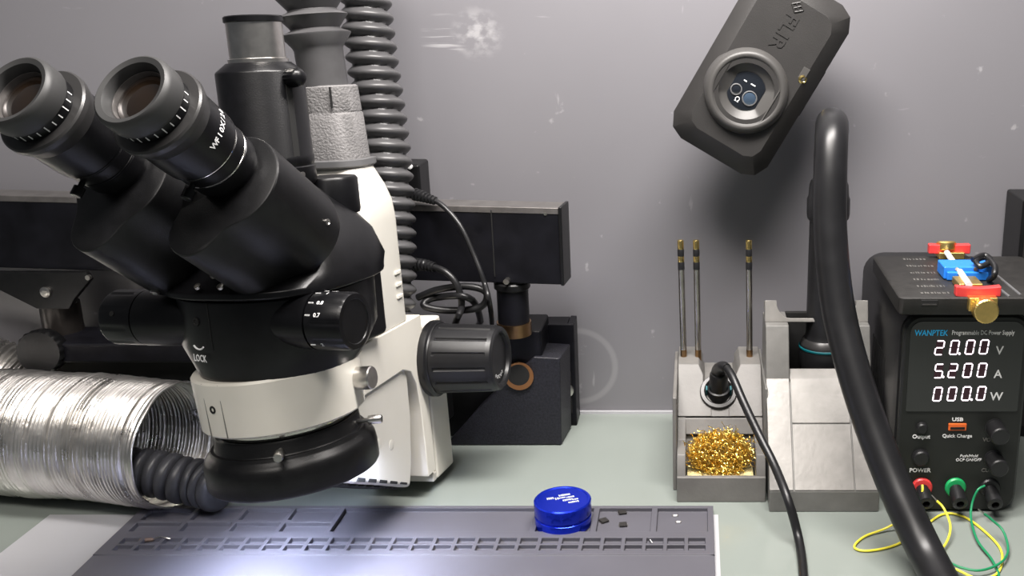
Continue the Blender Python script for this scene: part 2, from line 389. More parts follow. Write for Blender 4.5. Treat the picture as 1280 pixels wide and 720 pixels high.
for sgn in (-1, 1):
    ko = 15 if sgn < 0 else 2
    Q().lathe([(12.5, 10), (14.2, 30), (15.4, 40), (15.8, 45+ko)], L3(0, KG, KU), (sgn, 0, 0), 40).build('knob_boss', 'black', ms)
    rb = lambda t, h: (-.8 if (math.sin(t*9) > .72 and 49 < h-ko < 65.5) else 0)
    k = Q().lathe([(r_, h_+ko) for r_, h_ in ((14.4, 45.6), (15.6, 46), (15.6, 49), (15.6, 50), (15.6, 65), (14.8, 66.6), (12.2, 66.8), (11.8, 66.3))], L3(0, KG, KU), (sgn, 0, 0), 72, rib=rb).build('zoom_knob', 'black', ms)
    for j, lab in enumerate(('0.8', '0.7', '1', '1.5', '2')):
        th = math.radians((50, 24, 80, 108, -40)[j])             # angle round the knob, from the user side upwards
        nrm = Vector((0, -math.cos(th), math.sin(th))); tang = Vector((sgn, 0, 0))
        pos = L3(sgn*(53.5+ko), KG, KU)+nrm*15.7
        if sgn > 0:
            text(lab, MP @ frame(pos, tang, nrm.cross(tang)), 3.2, 'ink', k, 'scale_number', depth=.05, bold=.05)
            Q().box(L3(sgn*(48+ko), KG, KU)+nrm*15.55, (2.8, .7, .7)).build('scale_tick', 'ink', k, flat=True)
    Q().lathe([(1.5, 0), (1.5, .6)], L3(sgn*(57+ko), KG, KU)+Vector((0, -.94, .34 if sgn < 0 else -.2))*15.3, (0, -.94, .34 if sgn < 0 else -.2), 12).build('set_screw', 'darkhole', k)
# head housing: lip, then a wedge that leans back
Q().rings([sring(50, 50, 0, -4, 105.5, e=2.6, b2=58), sring(53, 53.5, 0, -4, 106.5, e=2.6, b2=61), sring(53, 53.5, 0, -4, 110, e=2.6, b2=61), sring(51, 44, 0, -6, 116, e=3, b2=60), sring(46, 30, -1, -8, 131, e=3.0, b2=54), sring(20, 14, -2, -14, 157, e=3, b2=36)]).build('head_housing', 'black', ms, .0010)
Q().lathe([(15.5, 140), (16, 142), (16, 160), (15, 161.5)], L3(15, -44, 0), (0, 0, 1), 36).build('prism_turret', 'black', ms, 0)
for (r, g, u) in ((-8, 48.4, 113.5), (6, 48.4, 113.5), (-1, 44, 118.5)):
    Q().lathe([(1.8, 0), (1.8, 1.4), (1.1, 1.5), (1.0, .8)], L3(r, g, u), (0, -.6, .8), 14).build('screw', 'steel', ms)
# oval maker's badge ring on the right flank
bq = [L3(33.2, -40+7*math.cos(a), 91+5*math.sin(a)) for a in [2*PI*k/24 for k in range(25)]]
Q().tube(bq, .25, 6).build('badge_ring', 'greymetal', ms)
for k in range(3): Q().box(L3(33.1, -37-3.2*k, 91), (.5, 2.0, 3.4)).build('badge_print', 'copper', ms, flat=True)
# eyepiece tubes
EL = math.radians(35.5); AX = L3(0, math.cos(EL), math.sin(EL)); E2 = L3(0, -math.sin(EL), math.cos(EL)); E1 = Vector((1, 0, 0))
def peanut(c1, r1, c2, r2, k=9):
    """outline of two lobes melting into each other, sampled round a point between them"""
    c1, c2 = Vector(c1), Vector(c2); o_ = c1*.45+c2*.55; pts = []
    def sd(p):
        a, b = (p-c1).length-r1, (p-c2).length-r2; h = max(k-abs(a-b), 0)/k; return min(a, b)-h*h*k*.25
    for q in range(80):
        t = 2*PI*q/80; d = Vector((math.cos(t), math.sin(t))); lo, hi = 0, 80
        for _ in range(30):
            m = (lo+hi)/2
            if sd(o_+d*m) < 0: lo = m
            else: hi = m
        pts.append(tuple(o_+d*lo))
    return pts
for sgn in (-1, 1):
    A = L3(27.5, 58, 175.5) if sgn > 0 else L3(-30, 58, 177.8)
    bx = -8.5
    pts = peanut((3*sgn, -7), 26, (bx, -33.5), 14); rs = []
    for (h, sc) in ((-60, .95), (-54, 1), (-1.0, 1), (-.3, .985), (0, .96)):
        rs.append([A+AX*h+E1*(x*sc)+E2*((y+15)*sc-15) for x, y in pts])
    blk = Q().rings(rs).build('eyepiece_tube', 'blackmatte', ms, angle=30)
    Q().lathe([(2.4, -1), (2.4, 1.0), (1.6, 1.1), (1.3, .5)], A+AX*-50+E2*(-47.6)+E1*(bx), tuple(-E2), 14).build('screw', 'steel', blk)
    Q().lathe([(1.8, -1), (1.8, .8), (1.3, .9), (1.0, .4)], A+AX*-46+E1*(3*sgn+25.7)+E2*-6, (1, 0, 0), 14).build('screw', 'steel', blk)
    if sgn < 0: A = A-E1*5.5
    e = Q().elathe([(15.5, -2), (15.5, 2.5), (17.4, 3.2), (17.6, 9.5), (17.0, 10), (17.0, 11), (18, 11.4), (18, 16.4), (17.4, 17), (17.4, 17.8), (19.2, 18.6), (19.6, 22), (19.8, 35.5)], A, AX, 64, cap1=False).build('eyepiece', 'black', ms)
    for h0, r_ in ((10.2, 18.0), (17.0, 18.4)): Q().elathe([(r_-.4, h0), (r_, h0+.2), (r_, h0+.6), (r_-.4, h0+.8)], A, AX, 64, False, False).build('trim_ring', 'chrome' if sgn > 0 else 'black', e)
    Q().elathe([(19.7, 35), (20.4, 36.4), (22.2, 40.4), (22.4, 41), (22.4, 43), (21.6, 43.8), (17, 44)], A, AX, 64, False, False).build('flange', 'cuffdark', e)
    Q().elathe([(17.3, 43), (17.3, 49)], A, AX, 64, False, False).build('diopter_scale', 'black', e)
    for j in range(-5, 6):
        th = math.radians(-48+j*14); d = E1*math.cos(th)+E2*math.sin(th); tg = -E1*math.sin(th)+E2*math.cos(th)
        rot = Matrix((tg, d, AX)).transposed()
        Q().box(A+AX*55+d*17.35, (.5, .2, 2.6 if j % 3 else 3.6), rot).build('scale_tick', 'ink', e, flat=True)
    Q().elathe([(17.0, 48.3), (18.3, 48.6), (18.7, 49.6), (18.7, 55.5), (18.1, 57.2), (17.0, 57.9), (14.6, 57.3), (13.8, 55.5), (13.5, 51), (13.2, 49)], A, AX, 64, False, False).build('eyecup', 'eyerubber', e, angle=50)
    Q().elathe([(13.8, 50.4), (13.6, 53.0), (13.0, 53.2), (12.6, 51.0)], A, AX, 48, False, False).build('lens_ring', 'greymetal', e)
    Q().elathe([(13.4, 50.2), (12.2, 51.2), (9, 52.3), (5, 53.0), (.4, 53.3)], A, AX, 48, False, True).build('lens', 'lens', e, angle=80)
    Q().lathe([(1.4, 0), (1.4, 3.4), (2.8, 3.6), (2.8, 8.0), (2.3, 8.5)], A+AX*16-E2*17.2+E1*(-2), tuple(-E2-E1*.15), 18).build('thumb_screw', 'black', e)
    if sgn > 0:
        for k, ch in enumerate('WF10X/20'):
            th = math.radians(-20+k*8.0); d = E1*math.cos(th)+E2*math.sin(th); tg = -E1*math.sin(th)+E2*math.cos(th)
            text(ch, MP @ frame(A+AX*32.5+d*19.8, tg, AX), 4.2, 'ink', e, 'lettering', depth=.05, bold=.08)
# photo port
PG = -15
tri = Q().lathe([(18, 140), (18.5, 158), (22.6, 160), (23.8, 162), (23.8, 170), (23.2, 170.6), (23.2, 171.4), (23.6, 172), (23.6, 176), (23.2, 176.6), (23.2, 222.5), (22.6, 223.5), (17, 228)], L3(-2, PG, 0), (0, 0, 1), 56).build('photo_port', 'black', ms)
Q().lathe([(15.8, 227.6), (15.8, 230), (14.7, 230.4), (14.7, 250)], L3(-2, PG, 0), (0, 0, 1), 48).build('silver_tube', 'silver', tri)
Q().lathe([(15.0, 249.6), (15.6, 250), (15.6, 252.6), (14.9, 253.2), (13, 253.3)], L3(-2, PG, 0), (0, 0, 1), 48).build('dust_cap', 'black', tri)
rbk = lambda t, h: (.45 if math.sin(t*16) > 0 and .5 < h < 6 else 0)
Q().lathe([(4.6, -2), (5.0, .6), (5.0, 6), (4.6, 7.2), (3.2, 8.6), (.5, 9.1)], L3(21, PG+5, 219), (.96, -.28, 0), 48, rib=rbk).build('lock_knob', 'black', tri)
Q().box(L3(19.6, PG+6.5, 195), (1.6, 4.2, 44), Matrix.Rotation(-.29, 3, 'Z')).build('slot', 'darkhole', tri, .0004)
Q().lathe([(1.6, 0), (1.6, 1.2), (1.0, 1.3)], L3(20.5, PG+5, 166), (.96, -.28, 0), 12).build('screw', 'steel', tri)
# carrier arm: ring, arm, upright, rail
ring = G().lathe([(38, 29), (43.6, 29), (44.6, 30.2), (45.4, 59.5), (44.4, 60.8), (38, 60.8)], L3(0, 0, 0), (0, 0, 1), 72, False, False).build('carrier_ring', 'white', ms)
def on_ring(deg, u, rad): a = math.radians(deg); return L3(rad*math.cos(a), rad*math.sin(a), u)
for dg in (118, 101):
    G().box(on_ring(dg, 45, 44.8), (.45, .7, 30), Matrix.Rotation(math.radians(-(dg-90)), 3, 'Z')).build('seam', 'stationdark', ring, flat=True)
G().lathe([(2.2, -1), (2.2, .6), (1.2, .6), (1.0, .0)], on_ring(110, 46, 44.8), tuple(on_ring(110, 0, 1)), 16).build('set_screw', 'darkhole', ring)
G().lathe([(8, 0), (8, 7), (7.4, 7.6)], L3(36, -6, 46), (1, 0, 0), 28).build('screw_boss', 'white', ring)
kn = lambda t, h: (-.35 if math.sin(t*22) > .2 and 9 < h < 17 else 0)
G().lathe([(4, 6), (4, 8), (6.8, 8.4), (6.8, 17.4), (6.2, 18), (5.6, 18)], L3(36, -6, 46), (1, 0, 0), 66, rib=kn).build('clamp_screw', 'silver', ring)
# side profile of the arm in (g, u): inverted L with a rounded inner corner
ARM = [(-30, 59), (-60, 58), (-127, 57), (-128, 56), (-128, -57), (-115, -57), (-114, -10), (-111, 12), (-104, 23), (-92, 27.5), (-30, 28)]
B().prism([(-g, u) for g, u in ARM], L3(30, 0, 0), (0, 1, 0), (0, 0, 1), -60).build('arm', 'white', ms, .003, 3)
B().bb(L3(-30, -164, -66), L3(29, -133, 48)).build('rail_block', 'white', ms, .002)
B().bb(L3(-22, -133.5, -50), L3(24, -127.5, 48)).build('slide', 'greymetal', ms)
B().bb(L3(-30, -133, -66), L3(28, -127, -60)).build('end_plate', 'whiteplastic', ms, .0008)
for sgn in (-1, 1):
    fk = B().lathe([(23, 29), (26, 29.5), (27, 31), (27, 35), (25.5, 36), (25.2, 37)], L3(0, -140, 22), (sgn, 0, 0), 60).build('focus_knob', 'rubber', ms)
    fr = lambda t, h: (-.9 if (math.sin(t*14+.6) > .86 and 40 < h < 77) else 0)
    B().lathe([(24.7, 37), (24.7, 39.6), (24.5, 40.4), (23.2, 76.6), (23.0, 77.2), (22.4, 80), (21, 81.4), (19.2, 81.6), (18.2, 80.8), (17.6, 78.6), (10, 78.2)], L3(0, -140, 22), (sgn, 0, 0), 168, rib=fr).build('grip', 'rubber', fk, angle=25)
    if sgn > 0:
        for k, ch in enumerate('FOCUS'):
            th = math.radians(-122+k*15); d = Vector((0, math.cos(th), math.sin(th)))
            text(ch, MT @ frame(L3(78.7, -140, 22)+d*13.2, Vector((0, -math.sin(th), math.cos(th))), -d), 3.6, 'ink', fk, 'lettering', depth=.05)
        arc = [L3(78.7, -140, 22)+Vector((0, -math.cos(t), math.sin(t)))*14 for t in [math.radians(-25+6*k) for k in range(8)]]
        B().tube(arc, .4, 6).build('arrow_mark', 'ink', fk)
B().bb(L3(-26, -196, -40), L3(20, -163, 10)).build('mount_block', 'blackmatte', ms, .002)
# objective seat between carrier and ring light
G().lathe([(30, 8), (35.5, 10), (36.5, 12), (36.5, 31)], L3(0, 0, 0), (0, 0, 1), 56, True, False).build('objective', 'chrome', ms)
# marks on the body
def on_body(deg, u):
    t = math.radians(deg); c, s = math.cos(t), math.sin(t)
    return L3(BA*math.copysign(abs(c)**(2/BE), c), -2+BF*math.copysign(abs(s)**(2/BE), s), u)
p = on_body(105, 79); nrm = (on_body(105, 79)-on_body(108, 79)).normalized()
pn = nrm.cross(Vector((0, 0, 1))); pn = -pn if pn.dot(p) < 0 else pn
lk = text('LOCK', MP @ frame(p+pn*.6-Vector((0, 0, 5)), nrm, (0, 0, 1)), 5.4, 'ink', ms, 'lettering', depth=.06, xs=.72, bold=.1)
Q().tube([p+pn*.3+nrm*(5.0*math.sin(t))+Vector((0, 0, 5.0-5.0*math.cos(t))) for t in [math.radians(-52+9*k) for k in range(12)]], .5, 6).build('arc_mark', 'ink', ms)
Q().lathe([(2.4, -1), (2.4, .5), (1.5, .5), (1.2, 0)], p+Vector((0, 0, 15)), tuple(pn), 16).build('set_screw', 'darkhole', ms)
Q().tube([on_body(95, u) for u in (79, 88, 96, 104.5)], .3, 5).build('seam', 'darkhole', ms)

# ring light
rl = thing('ring_light', 'black ring light clamped below the cream microscope carrier, glowing white underneath', 'light', MT @ L3(0, 0, -6))
G().lathe([(31, -5), (32.4, -5), (33, 8), (36.6, 20), (37.2, 24), (39.4, 24.4), (40, 23.4), (40.2, 17.0), (40.8, 16.2), (42.4, 16.0), (43, 14.6), (43.4, 13.6), (45.5, 12.2), (47.2, 9.4), (47.8, 5), (47.6, -5), (46.6, -6.5), (45, -6), (44.6, 5.4)], L3(0, 0, 0), (0, 0, 1), 80, False, False).build('housing', 'blackmatte', rl, angle=45)
G().lathe([(44.4, 5), (32.6, 4.6)], L3(0, 0, 0), (0, 0, 1), 72, False, False).build('led_ring', 'ringled', rl)
for deg in (66, -12, 205):
    d = on_ring(deg, 0, 1)
    G().lathe([(1.4, 36.8), (1.4, 46), (2.7, 46.4), (2.7, 53.2), (2.2, 54), (1.5, 54)], L3(0, 0, 19.5), tuple(d), 20).build('thumb_screw', 'silver', rl)

# ------------------------------------------------------------------ fume extractor on the microscope arm
fx = thing('fume_extractor', 'cream fume extractor column with grey corrugated hose behind the microscope head', 'extractor', MT @ L3(0, -90, -50))
def rrect(a, g0, g1, u, k=7, n=6):
    out = []; cg = (g0+g1)/2; b = abs(g1-g0)/2
    for (sx, sy, t0) in ((1, 1, 0), (-1, 1, 90), (-1, -1, 180), (1, -1, 270)):
        for j in range(n+1):
            t = math.radians(t0+90*j/n); out.append(L3(sx*(a-k)+k*math.cos(t), cg+sy*(b-k)+k*math.sin(t), u))
    return out
hs = B().rings([rrect(29, -112, -60, 57.5), rrect(29, -112, -62, 128), rrect(29, -111, -66, 140, 9), rrect(26, -110, -72, 150, 10), rrect(20, -108, -76, 163, 11)]).build('housing', 'whiteplastic', fx, .001)
for u in (76, 84, 92):
    B().bb(L3(28.6, -104, u-1.3), L3(30.2, -96, u+1.3)).build('logo_bar', 'white', hs, .0006)
B().rings([rrect(20.5, -111, -75, 162.5, 13), rrect(22, -113, -73, 164, 14), rrect(22, -113, -73, 167.5, 14), rrect(19.5, -110.5, -75.5, 168, 13)]).build('flange', 'cuff', fx)
B().rings([rrect(19.2, -110, -76, 167, 13), rrect(18, -109, -77, 196, 13), rrect(17.3, -108.5, -77.5, 197, 13), rrect(17.3, -108.5, -77.5, 197.6, 13), rrect(17.6, -108.5, -77.5, 198, 13), rrect(16.8, -108, -78, 213, 13), rrect(15.8, -107, -79, 214, 13)]).build('collar', 'collar', fx)
B().bb(L3(8, -77.6, 200), L3(9, -76.6, 213)).build('collar_slot', 'darkhole', fx, flat=True)
c0 = L3(-3, -93, 212)
pts = [(14.5, 0), (14.7, 24), (15.5, 26), (21, 33), (21, 33.8), (15.5, 36)]
for k in range(8): h = 36+k*11.6; pts += [(14.6, h+.8), (20.4, h+8.0), (20.8, h+8.6), (20.4, h+9.2), (15.2, h+11.4)]
B().lathe(pts, c0, (-.055, 0, 1), 48).build('hose', 'hosegrey', fx, angle=60)
NZ = [(-22, 30), (-18, -6), (-17, -21), (-91, -55), (-97, -40), (-103, -10), (-104, 20), (-98, 30)]
nz = B().prism([(-g, u) for g, u in NZ], L3(27.5, 0, 0), (0, 1, 0), (0, 0, 1), -50).build('nozzle', 'whiteplastic', fx, .003, 3)
for k in range(9):                                                # vent slots in the sloping underside
    t = .06+.88*k/8; g = -19+(-89+19)*t; u = -22.5+(-54.6+22.5)*t-.2
    B().box(L3(2.5, g, u), (44-abs(k-4)*2.4, 4.6, 1.6), Matrix.Rotation(math.atan2(-32.1, 70), 3, 'X')).build('vent_slot', 'darkhole', nz, .0006)
for k in range(5):
    t = .10+.19*k; g = -17+(-91+17)*t; u = -21+(-55+21)*t+2.6
    B().box(L3(27.4, g, u), (1.0, 10.5, 2.6-.25*k), Matrix.Rotation(math.atan2(-34, 74), 3, 'X')).build('vent_slot', 'darkhole', nz, .0004)
for (g, u) in ((-52, -9), (-69, -16)):
    B().lathe([(3.4, -.6), (3.4, .25), (2.2, .5), (.4, .5)], L3(27.4, g, u), (1, 0, 0), 20).build('dimple', 'whiteplastic', nz)

# ------------------------------------------------------------------ hoses
def corrugated(name, cps, r0, amp, pitch, m, parent=None, helical=True, n=32, sharp=1.0, sub=8):
    pts = resample(spline(cps, 16), pitch/sub); st = pitch/sub
    def radf(i, t):
        ph = (i*st/pitch+(t/(2*PI) if helical else 0)) % 1
        return r0+amp*(1-abs(2*ph-1)**sharp)
    return MB().tube(pts, r0, n, True, radf).build(name, m, parent, angle=75)
h1 = [WD(445, -130, .70), WD(452, -40, .705), WD(458, 15, .71), WD(466, 80, .715), WD(478, 160, .72), WD(486, 240, .725), WD(489, 320, .73), WD(488, 390, .735), WD(485, 450, .74), WZ(484, 505, .012)]
tag(corrugated('corrugated_hose', h1, .0125, .0052, .0098, 'hosegrey', None, True, 36, 1.6), 'dark grey spiral corrugated hose running down behind the cream column', 'hose')
h2 = [WZ(140, 588, .034), WZ(178, 590, .033), WZ(205, 594, .031), WZ(228, 600, .028), WZ(252, 604, .026), WZ(268, 609, .025), WZ(278, 612, .0245)]
tag(corrugated('corrugated_hose', h2, .0128, .0034, .0088, 'hosedark', None, False, 36, 3.0, 10), 'short black corrugated hose sticking out of the foil duct', 'hose')

# aluminium foil duct
def duct():
    RD = .0440
    p0 = WZ(222, 557, RD+.0012); ad = Vector((.975, -.22, 0)).normalized()
    path = resample(spline([p0, p0-ad*.045, p0-ad*.10+Vector((0, -.003, 0)), p0-ad*.16+Vector((0, -.008, 0)), p0-ad*.22+Vector((0, -.016, 0))], 16), .00045)
    nz_ = [random.uniform(.55, 1.2) for _ in range(4000)]
    def rf(off):
        def radf(i, t):
            s = i*.00045; k = int(s/.0028); ph = (s/.0028) % 1
            v = noise.noise(Vector((s*28, math.cos(t)*1.6, math.sin(t)*1.6)))
            fade = min(1, s/.008)
            return RD+off-.0008+((.0011)*math.sin(ph*2*PI)*nz_[k]*fade)+.0014*v*min(1, .4+s*10)+.0009*math.sin(3*t+s*20)*(1-fade)
        return radf
    t = thing('foil_duct', 'flexible silver aluminium foil duct lying open at its right end', 'duct', (p0.x, p0.y, 0))
    MB().tube(path, RD, 72, False, rf(0)).build('duct_wall', 'foil', t, angle=80)
    MB().tube(path[:330], RD, 72, False, rf(-.0009)).build('inner_wall', 'foil', t, angle=80)
    # rolled rim
    rim = [p0+ad*(.0005*math.sin(7*a))+(Vector((0, 0, math.cos(a)))+Vector((-ad.y, ad.x, 0))*math.sin(a))*rf(-.0004)(0, a) for a in [2*PI*k/90 for k in range(91)]]
    MB().tube(rim, .0009, 8).build('rim', 'foil', t)
duct()
def duct2():
    cps = [WY(52, 528, .778), WY(28, 503, .778), WY(0, 486, .776), WY(-40, 474, .772), WY(-110, 470, .766)]
    path = resample(spline(cps, 16), .0006)
    nz_ = [random.uniform(.6, 1.2) for _ in range(3000)]
    def radf(i, t):
        s = i*.0006; ph = (s/.0034) % 1
        return .036+.0009*math.sin(ph*2*PI)*nz_[int(s/.0034)]+.0012*noise.noise(Vector((s*25, math.cos(t)*2, math.sin(t)*2)))
    tag(MB().tube(path, .036, 64, True, radf).build('foil_duct', 'foil', None, angle=80), 'second length of silver foil duct bending away behind the open one', 'duct')
duct2()

# ------------------------------------------------------------------ black boom bar on two posts
bL, bR = Vector((-.60, .800, 0)), Vector((WY(705, 300, .745).x, .745, 0)); bd = (bR-bL).normalized(); bn = Vector((bd.y, -bd.x, 0))
bz1 = .195; bz0 = .138
bmT = frame(bL, bd, -bn); BLn = (bR-bL).length
bt = thing('boom_bar', 'long black boom bar carried on two posts across the back of the desk', 'boom bar', (bL.x+.25, .77, 0))
MB(bmT).bb((0, -.012, bz0), (BLn, .010, bz1)).build('beam', 'blackbeam', bt, .001)
MB(bmT).bb((0, -.0125, bz1-.0042), (BLn-.0005, .0098, bz1+.0006)).build('top_trim', 'greymetal', bt, .0006)
MB(bmT).bb((BLn-.0005, -.013, bz0-.0005), (BLn+.002, .0105, bz1+.0012)).build('end_cap', 'blackmatte', bt, .0006)
MB(bmT).box((BLn-.05, -.0122, .168), (.0008, .0010, .050)).build('panel_line', 'darkhole', bt, flat=True)
MB(bmT).lathe([(.0012, 0), (.0012, .0006)], (BLn-.010, -.012, bz1-.004), (0, -1, 0), 10).build('screw', 'steel', bt)
def on_beam(x, y, off=0): # pixel -> point on the beam's front plane
    v = ray(x, y); n = bn; o = bL+bn*(.012+off); t = (o-CP).dot(n)/v.dot(n); return CP+v*t
# left bracket and post
bp = [on_beam(*q) for q in ((-60, 338), (112, 338), (118, 348), (98, 372), (92, 384), (52, 384), (-2, 357), (-60, 340))]
MB().rings([bp, [p+bn*.005 for p in bp]]).build('bracket', 'blackmatte', bt, .0006)
cb = on_beam(57, 365, .006); MB().lathe([(.0042, -.002), (.0042, .0010), (.0030, .0016), (.0012, .0016)], cb, bn, 16).build('bolt', 'steel', bt)
cb = on_beam(110, 347, .006); MB().lathe([(.0020, -.002), (.0020, .0008)], cb, bn, 12).build('bolt', 'steel', bt)
pt = on_beam(74, 378, -.012); 
MB().lathe([(.0145, 0), (.0145, .048)], (pt.x, pt.y, pt.z-.048), (0, 0, 1), 32).build('post', 'postmetal', bt)
MB().lathe([(.0175, 0), (.0185, .002), (.0185, .026), (.017, .028)], (pt.x, pt.y, pt.z-.062), (0, 0, 1), 32).build('post_collar', 'blackmatte', bt)
kc = on_beam(61, 436, .012)
sc = lambda t, h: (.0006*math.sin(t*18) if .003 < h < .013 else 0)
MB().lathe([(.006, -.022), (.006, 0), (.0160, .001), (.0170, .003), (.0170, .0125), (.0160, .0145), (.004, .0150)], kc, bn+Vector((.15, 0, .12)), 108, rib=sc).build('clamp_knob', 'blackmatte', bt)
# lower arm behind the duct
a0 = Vector((pt.x, .785, 0)); 
MB().bb((pt.x-.004, .770, 0), (pt.x+.145, .812, .070)).build('lower_block', 'blackmatte', bt, .004)
MB().bb((pt.x+.006, .757, .068), (pt.x+.145, .800, .084)).build('lower_arm', 'blackbeam', bt, .002)
# right post
pr = on_beam(640, 354, -.012)
MB().lathe([(.0118, 0), (.0118, .040)], (pr.x, pr.y, pr.z-.040), (0, 0, 1), 32).build('post', 'blackbeam', bt)
MB().lathe([(.0125, 0), (.0135, .001), (.0135, .005), (.0125, .006)], (pr.x, pr.y, pr.z-.004), (0, 0, 1), 32).build('post_collar', 'blackmatte', bt)
MB().lathe([(.0130, 0), (.0130, .010)], (pr.x, pr.y, pr.z-.040), (0, 0, 1), 32).build('post_collar', 'heattint', bt)
cb = on_beam(633, 352, .004); MB().lathe([(.0022, -.004), (.0022, .001)], cb, bn, 12).build('bolt', 'steel', bt)
# clamp and base under the right post
st = thing('stand_base', 'black powder coated stand base with a round copper bore', 'stand', (-.15, .77, 0))
MB().bb((pr.x-.018, .7895-.034+.001, .055), (pr.x+.019, .800, pr.z-.040)).build('clamp_block', 'blackbeam', st, .002)
fp = [Vector((WY(x, y, .7535).x, .7535, max(0, WY(x, y, .7535).z))) for x, y in ((556, 557), (702, 556), (700, 448), (667, 446), (640, 470), (596, 512), (572, 540))]
MB().rings([fp, [p+Vector((.004, .034, 0)) for p in fp]]).build('base_box', 'blackpebble', st, .0012)
MB().bb((WY(552, 500, .79).x, .770, 0), (WY(690, 500, .79).x, .812, .060)).build('rear_block', 'blackmatte', st, .002)
hc = WY(649, 470, .7525)
MB().lathe([(.0098, -.0004), (.0112, -.0004), (.0112, .0012), (.0098, .0012)], hc, (0, -1, 0), 32, False, False).build('bore_ring', 'copper', st)
MB().lathe([(.0100, .0002), (.0100, .0010)], hc, (0, -1, 0), 32).build('bore', 'copper', st)
MB().lathe([(.0086, .0008), (.0086, .0011)], hc+Vector((-.0004, 0, .0012)), (0, -1, 0), 32).build('bore_depth', 'darkhole', st)
bx = thing('steel_bracket', 'black steel bracket with a pale screw standing behind the stand base', 'bracket', (-.11, .80, 0))
x0, x1 = WY(672, 450, .792).x, WY(717, 450, .792).x
MB().bb((x0, .792, 0), (x1+.001, .796, .088)).build('front_plate', 'blackbeam', bx, .001)
MB().bb((x1-.004, .796, 0), (x1+.001, .816, .088)).build('side_plate', 'blackbeam', bx, .0006)
MB().bb((x0+.001, .7955, .0835), (x1-.0045, .815, .0875)).build('top_plate', 'blackbeam', bx, .0006)
MB().bb((x1-.017, .7905, .012), (x1-.0025, .7925, .048)).build('slot', 'darkhole', bx)
sc_ = WY(708, 488, .7902); MB().lathe([(.006, -.001), (.006, .001), (.0045, .0018), (.003, .0018), (.0025, .0005)], sc_, (0, -1, 0), 20).build('screw', 'steel', bx)
sm = thing('adapter_box', 'small black box fixed to the wall behind the corrugated hose', 'box', (WY(515, 230, .80).x, .805, .20))
MB().bb((WY(496, 250, .80).x, .79, WY(515, 262, .79).z), (WY(527, 250, .79).x, WALLY-.0005, WY(515, 206, .79).z)).build('shell', 'blackmatte', sm, .002)
q_ = WY(513, 208, .789); MB().lathe([(.002, 0), (.002, .002), (.0012, .0024)], q_, (0, -1, 0), 12).build('screw', 'ink', sm)

def cable(name, label, cps, r, relief=None, m='rubber'):
    t = thing(name, label, 'cable', (Vector(cps[-1]).x, Vector(cps[-1]).y, 0))
    pts = spline(cps, 10); MB().tube(pts, r, 12).build('cord', m, t)
    if relief:
        ps = resample(pts, .0007)[:relief]
        MB().tube(ps, .004, 14, True, lambda i, a: r+.0022-(.0018*i/relief)+(.0007 if i % 4 < 2 else -.0004)).build('strain_relief', m, t, angle=50)
    return t
cable('power_cable', 'thin black cable arching over the beam from the corrugated hose', [WD(519, 243, .755), WD(532, 247, .752), WD(552, 256, .748), WD(575, 282, .745), WD(592, 318, .745), WD(605, 352, .745), WD(613, 385, .755), WZ(616, 420, .05)], .0019, 28)
cable('power_cable', 'short black cable curving down in front of the beam beside the hose', [WD(519, 331, .755), WD(535, 332, .75), WD(557, 340, .745), WD(572, 358, .745), WD(577, 382, .75), WD(570, 402, .755), WZ(560, 430, .045)], .0024, 26)
cable('power_cable', 'black cable coiled low behind the focus knob', [WD(522, 372, .76), WD(548, 362, .755), WD(585, 358, .752), WD(608, 366, .752), WD(600, 384, .757), WD(560, 388, .757), WD(530, 382, .757), WD(545, 372, .76), WD(590, 375, .757), WZ(604, 415, .05)], .0026)

# ------------------------------------------------------------------ thermal camera
fd = .742
fc = WD(947, 97, fd)
lx = Vector((1, 0, 0)); ang = math.radians(59.5)
vx = Vector((math.cos(ang), 0, math.sin(ang)))                    # long axis (up to the right)
vn = Vector((-.02, -1, .06)).normalized(); vx = (vx-vn*vx.dot(vn)).normalized(); vy = vn.cross(vx)
FT = Matrix.Translation(fc) @ Matrix((vx, vy, vn)).transposed().to_4x4() @ Matrix.Diagonal((.001, .001, .001, 1))
# local: x along the long axis, y across (towards upper left), z towards the photographer
th = thing('thermal_camera', 'dark grey rounded thermal camera hanging at a slant in front of the wall', 'camera', tuple(fc))
def octo(a, b, c, z, cx=0, cy=0):
    return [(cx+x, cy+y, z) for x, y in ((-a+c, -b), (a-c, -b), (a-c*.3, -b+c*.35), (a, -b+c), (a, b-c), (a-c*.3, b-c*.35), (a-c, b), (-a+c, b), (-a+c*.3, b-c*.35), (-a, b-c), (-a, -b+c), (-a+c*.3, -b+c*.35))]
F = lambda: MB(FT)
F().rings([octo(66, 36, 13, -14, 4), octo(69, 39.5, 14, -11, 4), octo(69, 39.5, 14, -1, 4), octo(68.4, 38.9, 13.6, 0, 4), octo(57, 29, 9, 9.4, 4), octo(56, 28.2, 9, 10, 4)]).build('shell', 'camgrey', th, .0006, 2, angle=20)
F().bb((-8, -39.6, -8), (28, -40.2, -4)).build('side_slot', 'darkhole', th)
LC = Vector((-12, 2.5, 9))
F().lathe([(31, -2), (30, 1.5), (29, 4.5), (27.5, 6.5), (26, 7.5), (24.5, 7.6), (23.6, 7)], LC, (0, 0, 1), 64, True, False).build('lens_ring', 'camring', th, angle=50)
cut = []
for k in range(72):
    t = 2*PI*k/72; x, y = math.cos(t)*23.6, math.sin(t)*23.6; y = max(-20, min(20, y)); cut.append((x, y))
def ringz(sc, z, dx=0, dy=0): return [LC+Vector((x*sc+dx, y*sc+dy, z)) for x, y in cut]
F().lathe([(24.4, 6.6), (19.6, 6.4)], LC, (0, 0, 1), 64, False, False).build('lens_shelf', 'camgrey', th)
F().rings([ringz(1, 7.2), ringz(.985, 6.9), ringz(.80, 3.4), ringz(.56, .6), ringz(.56, .5)], False, True).build('lens_well', 'camring', th, angle=50)
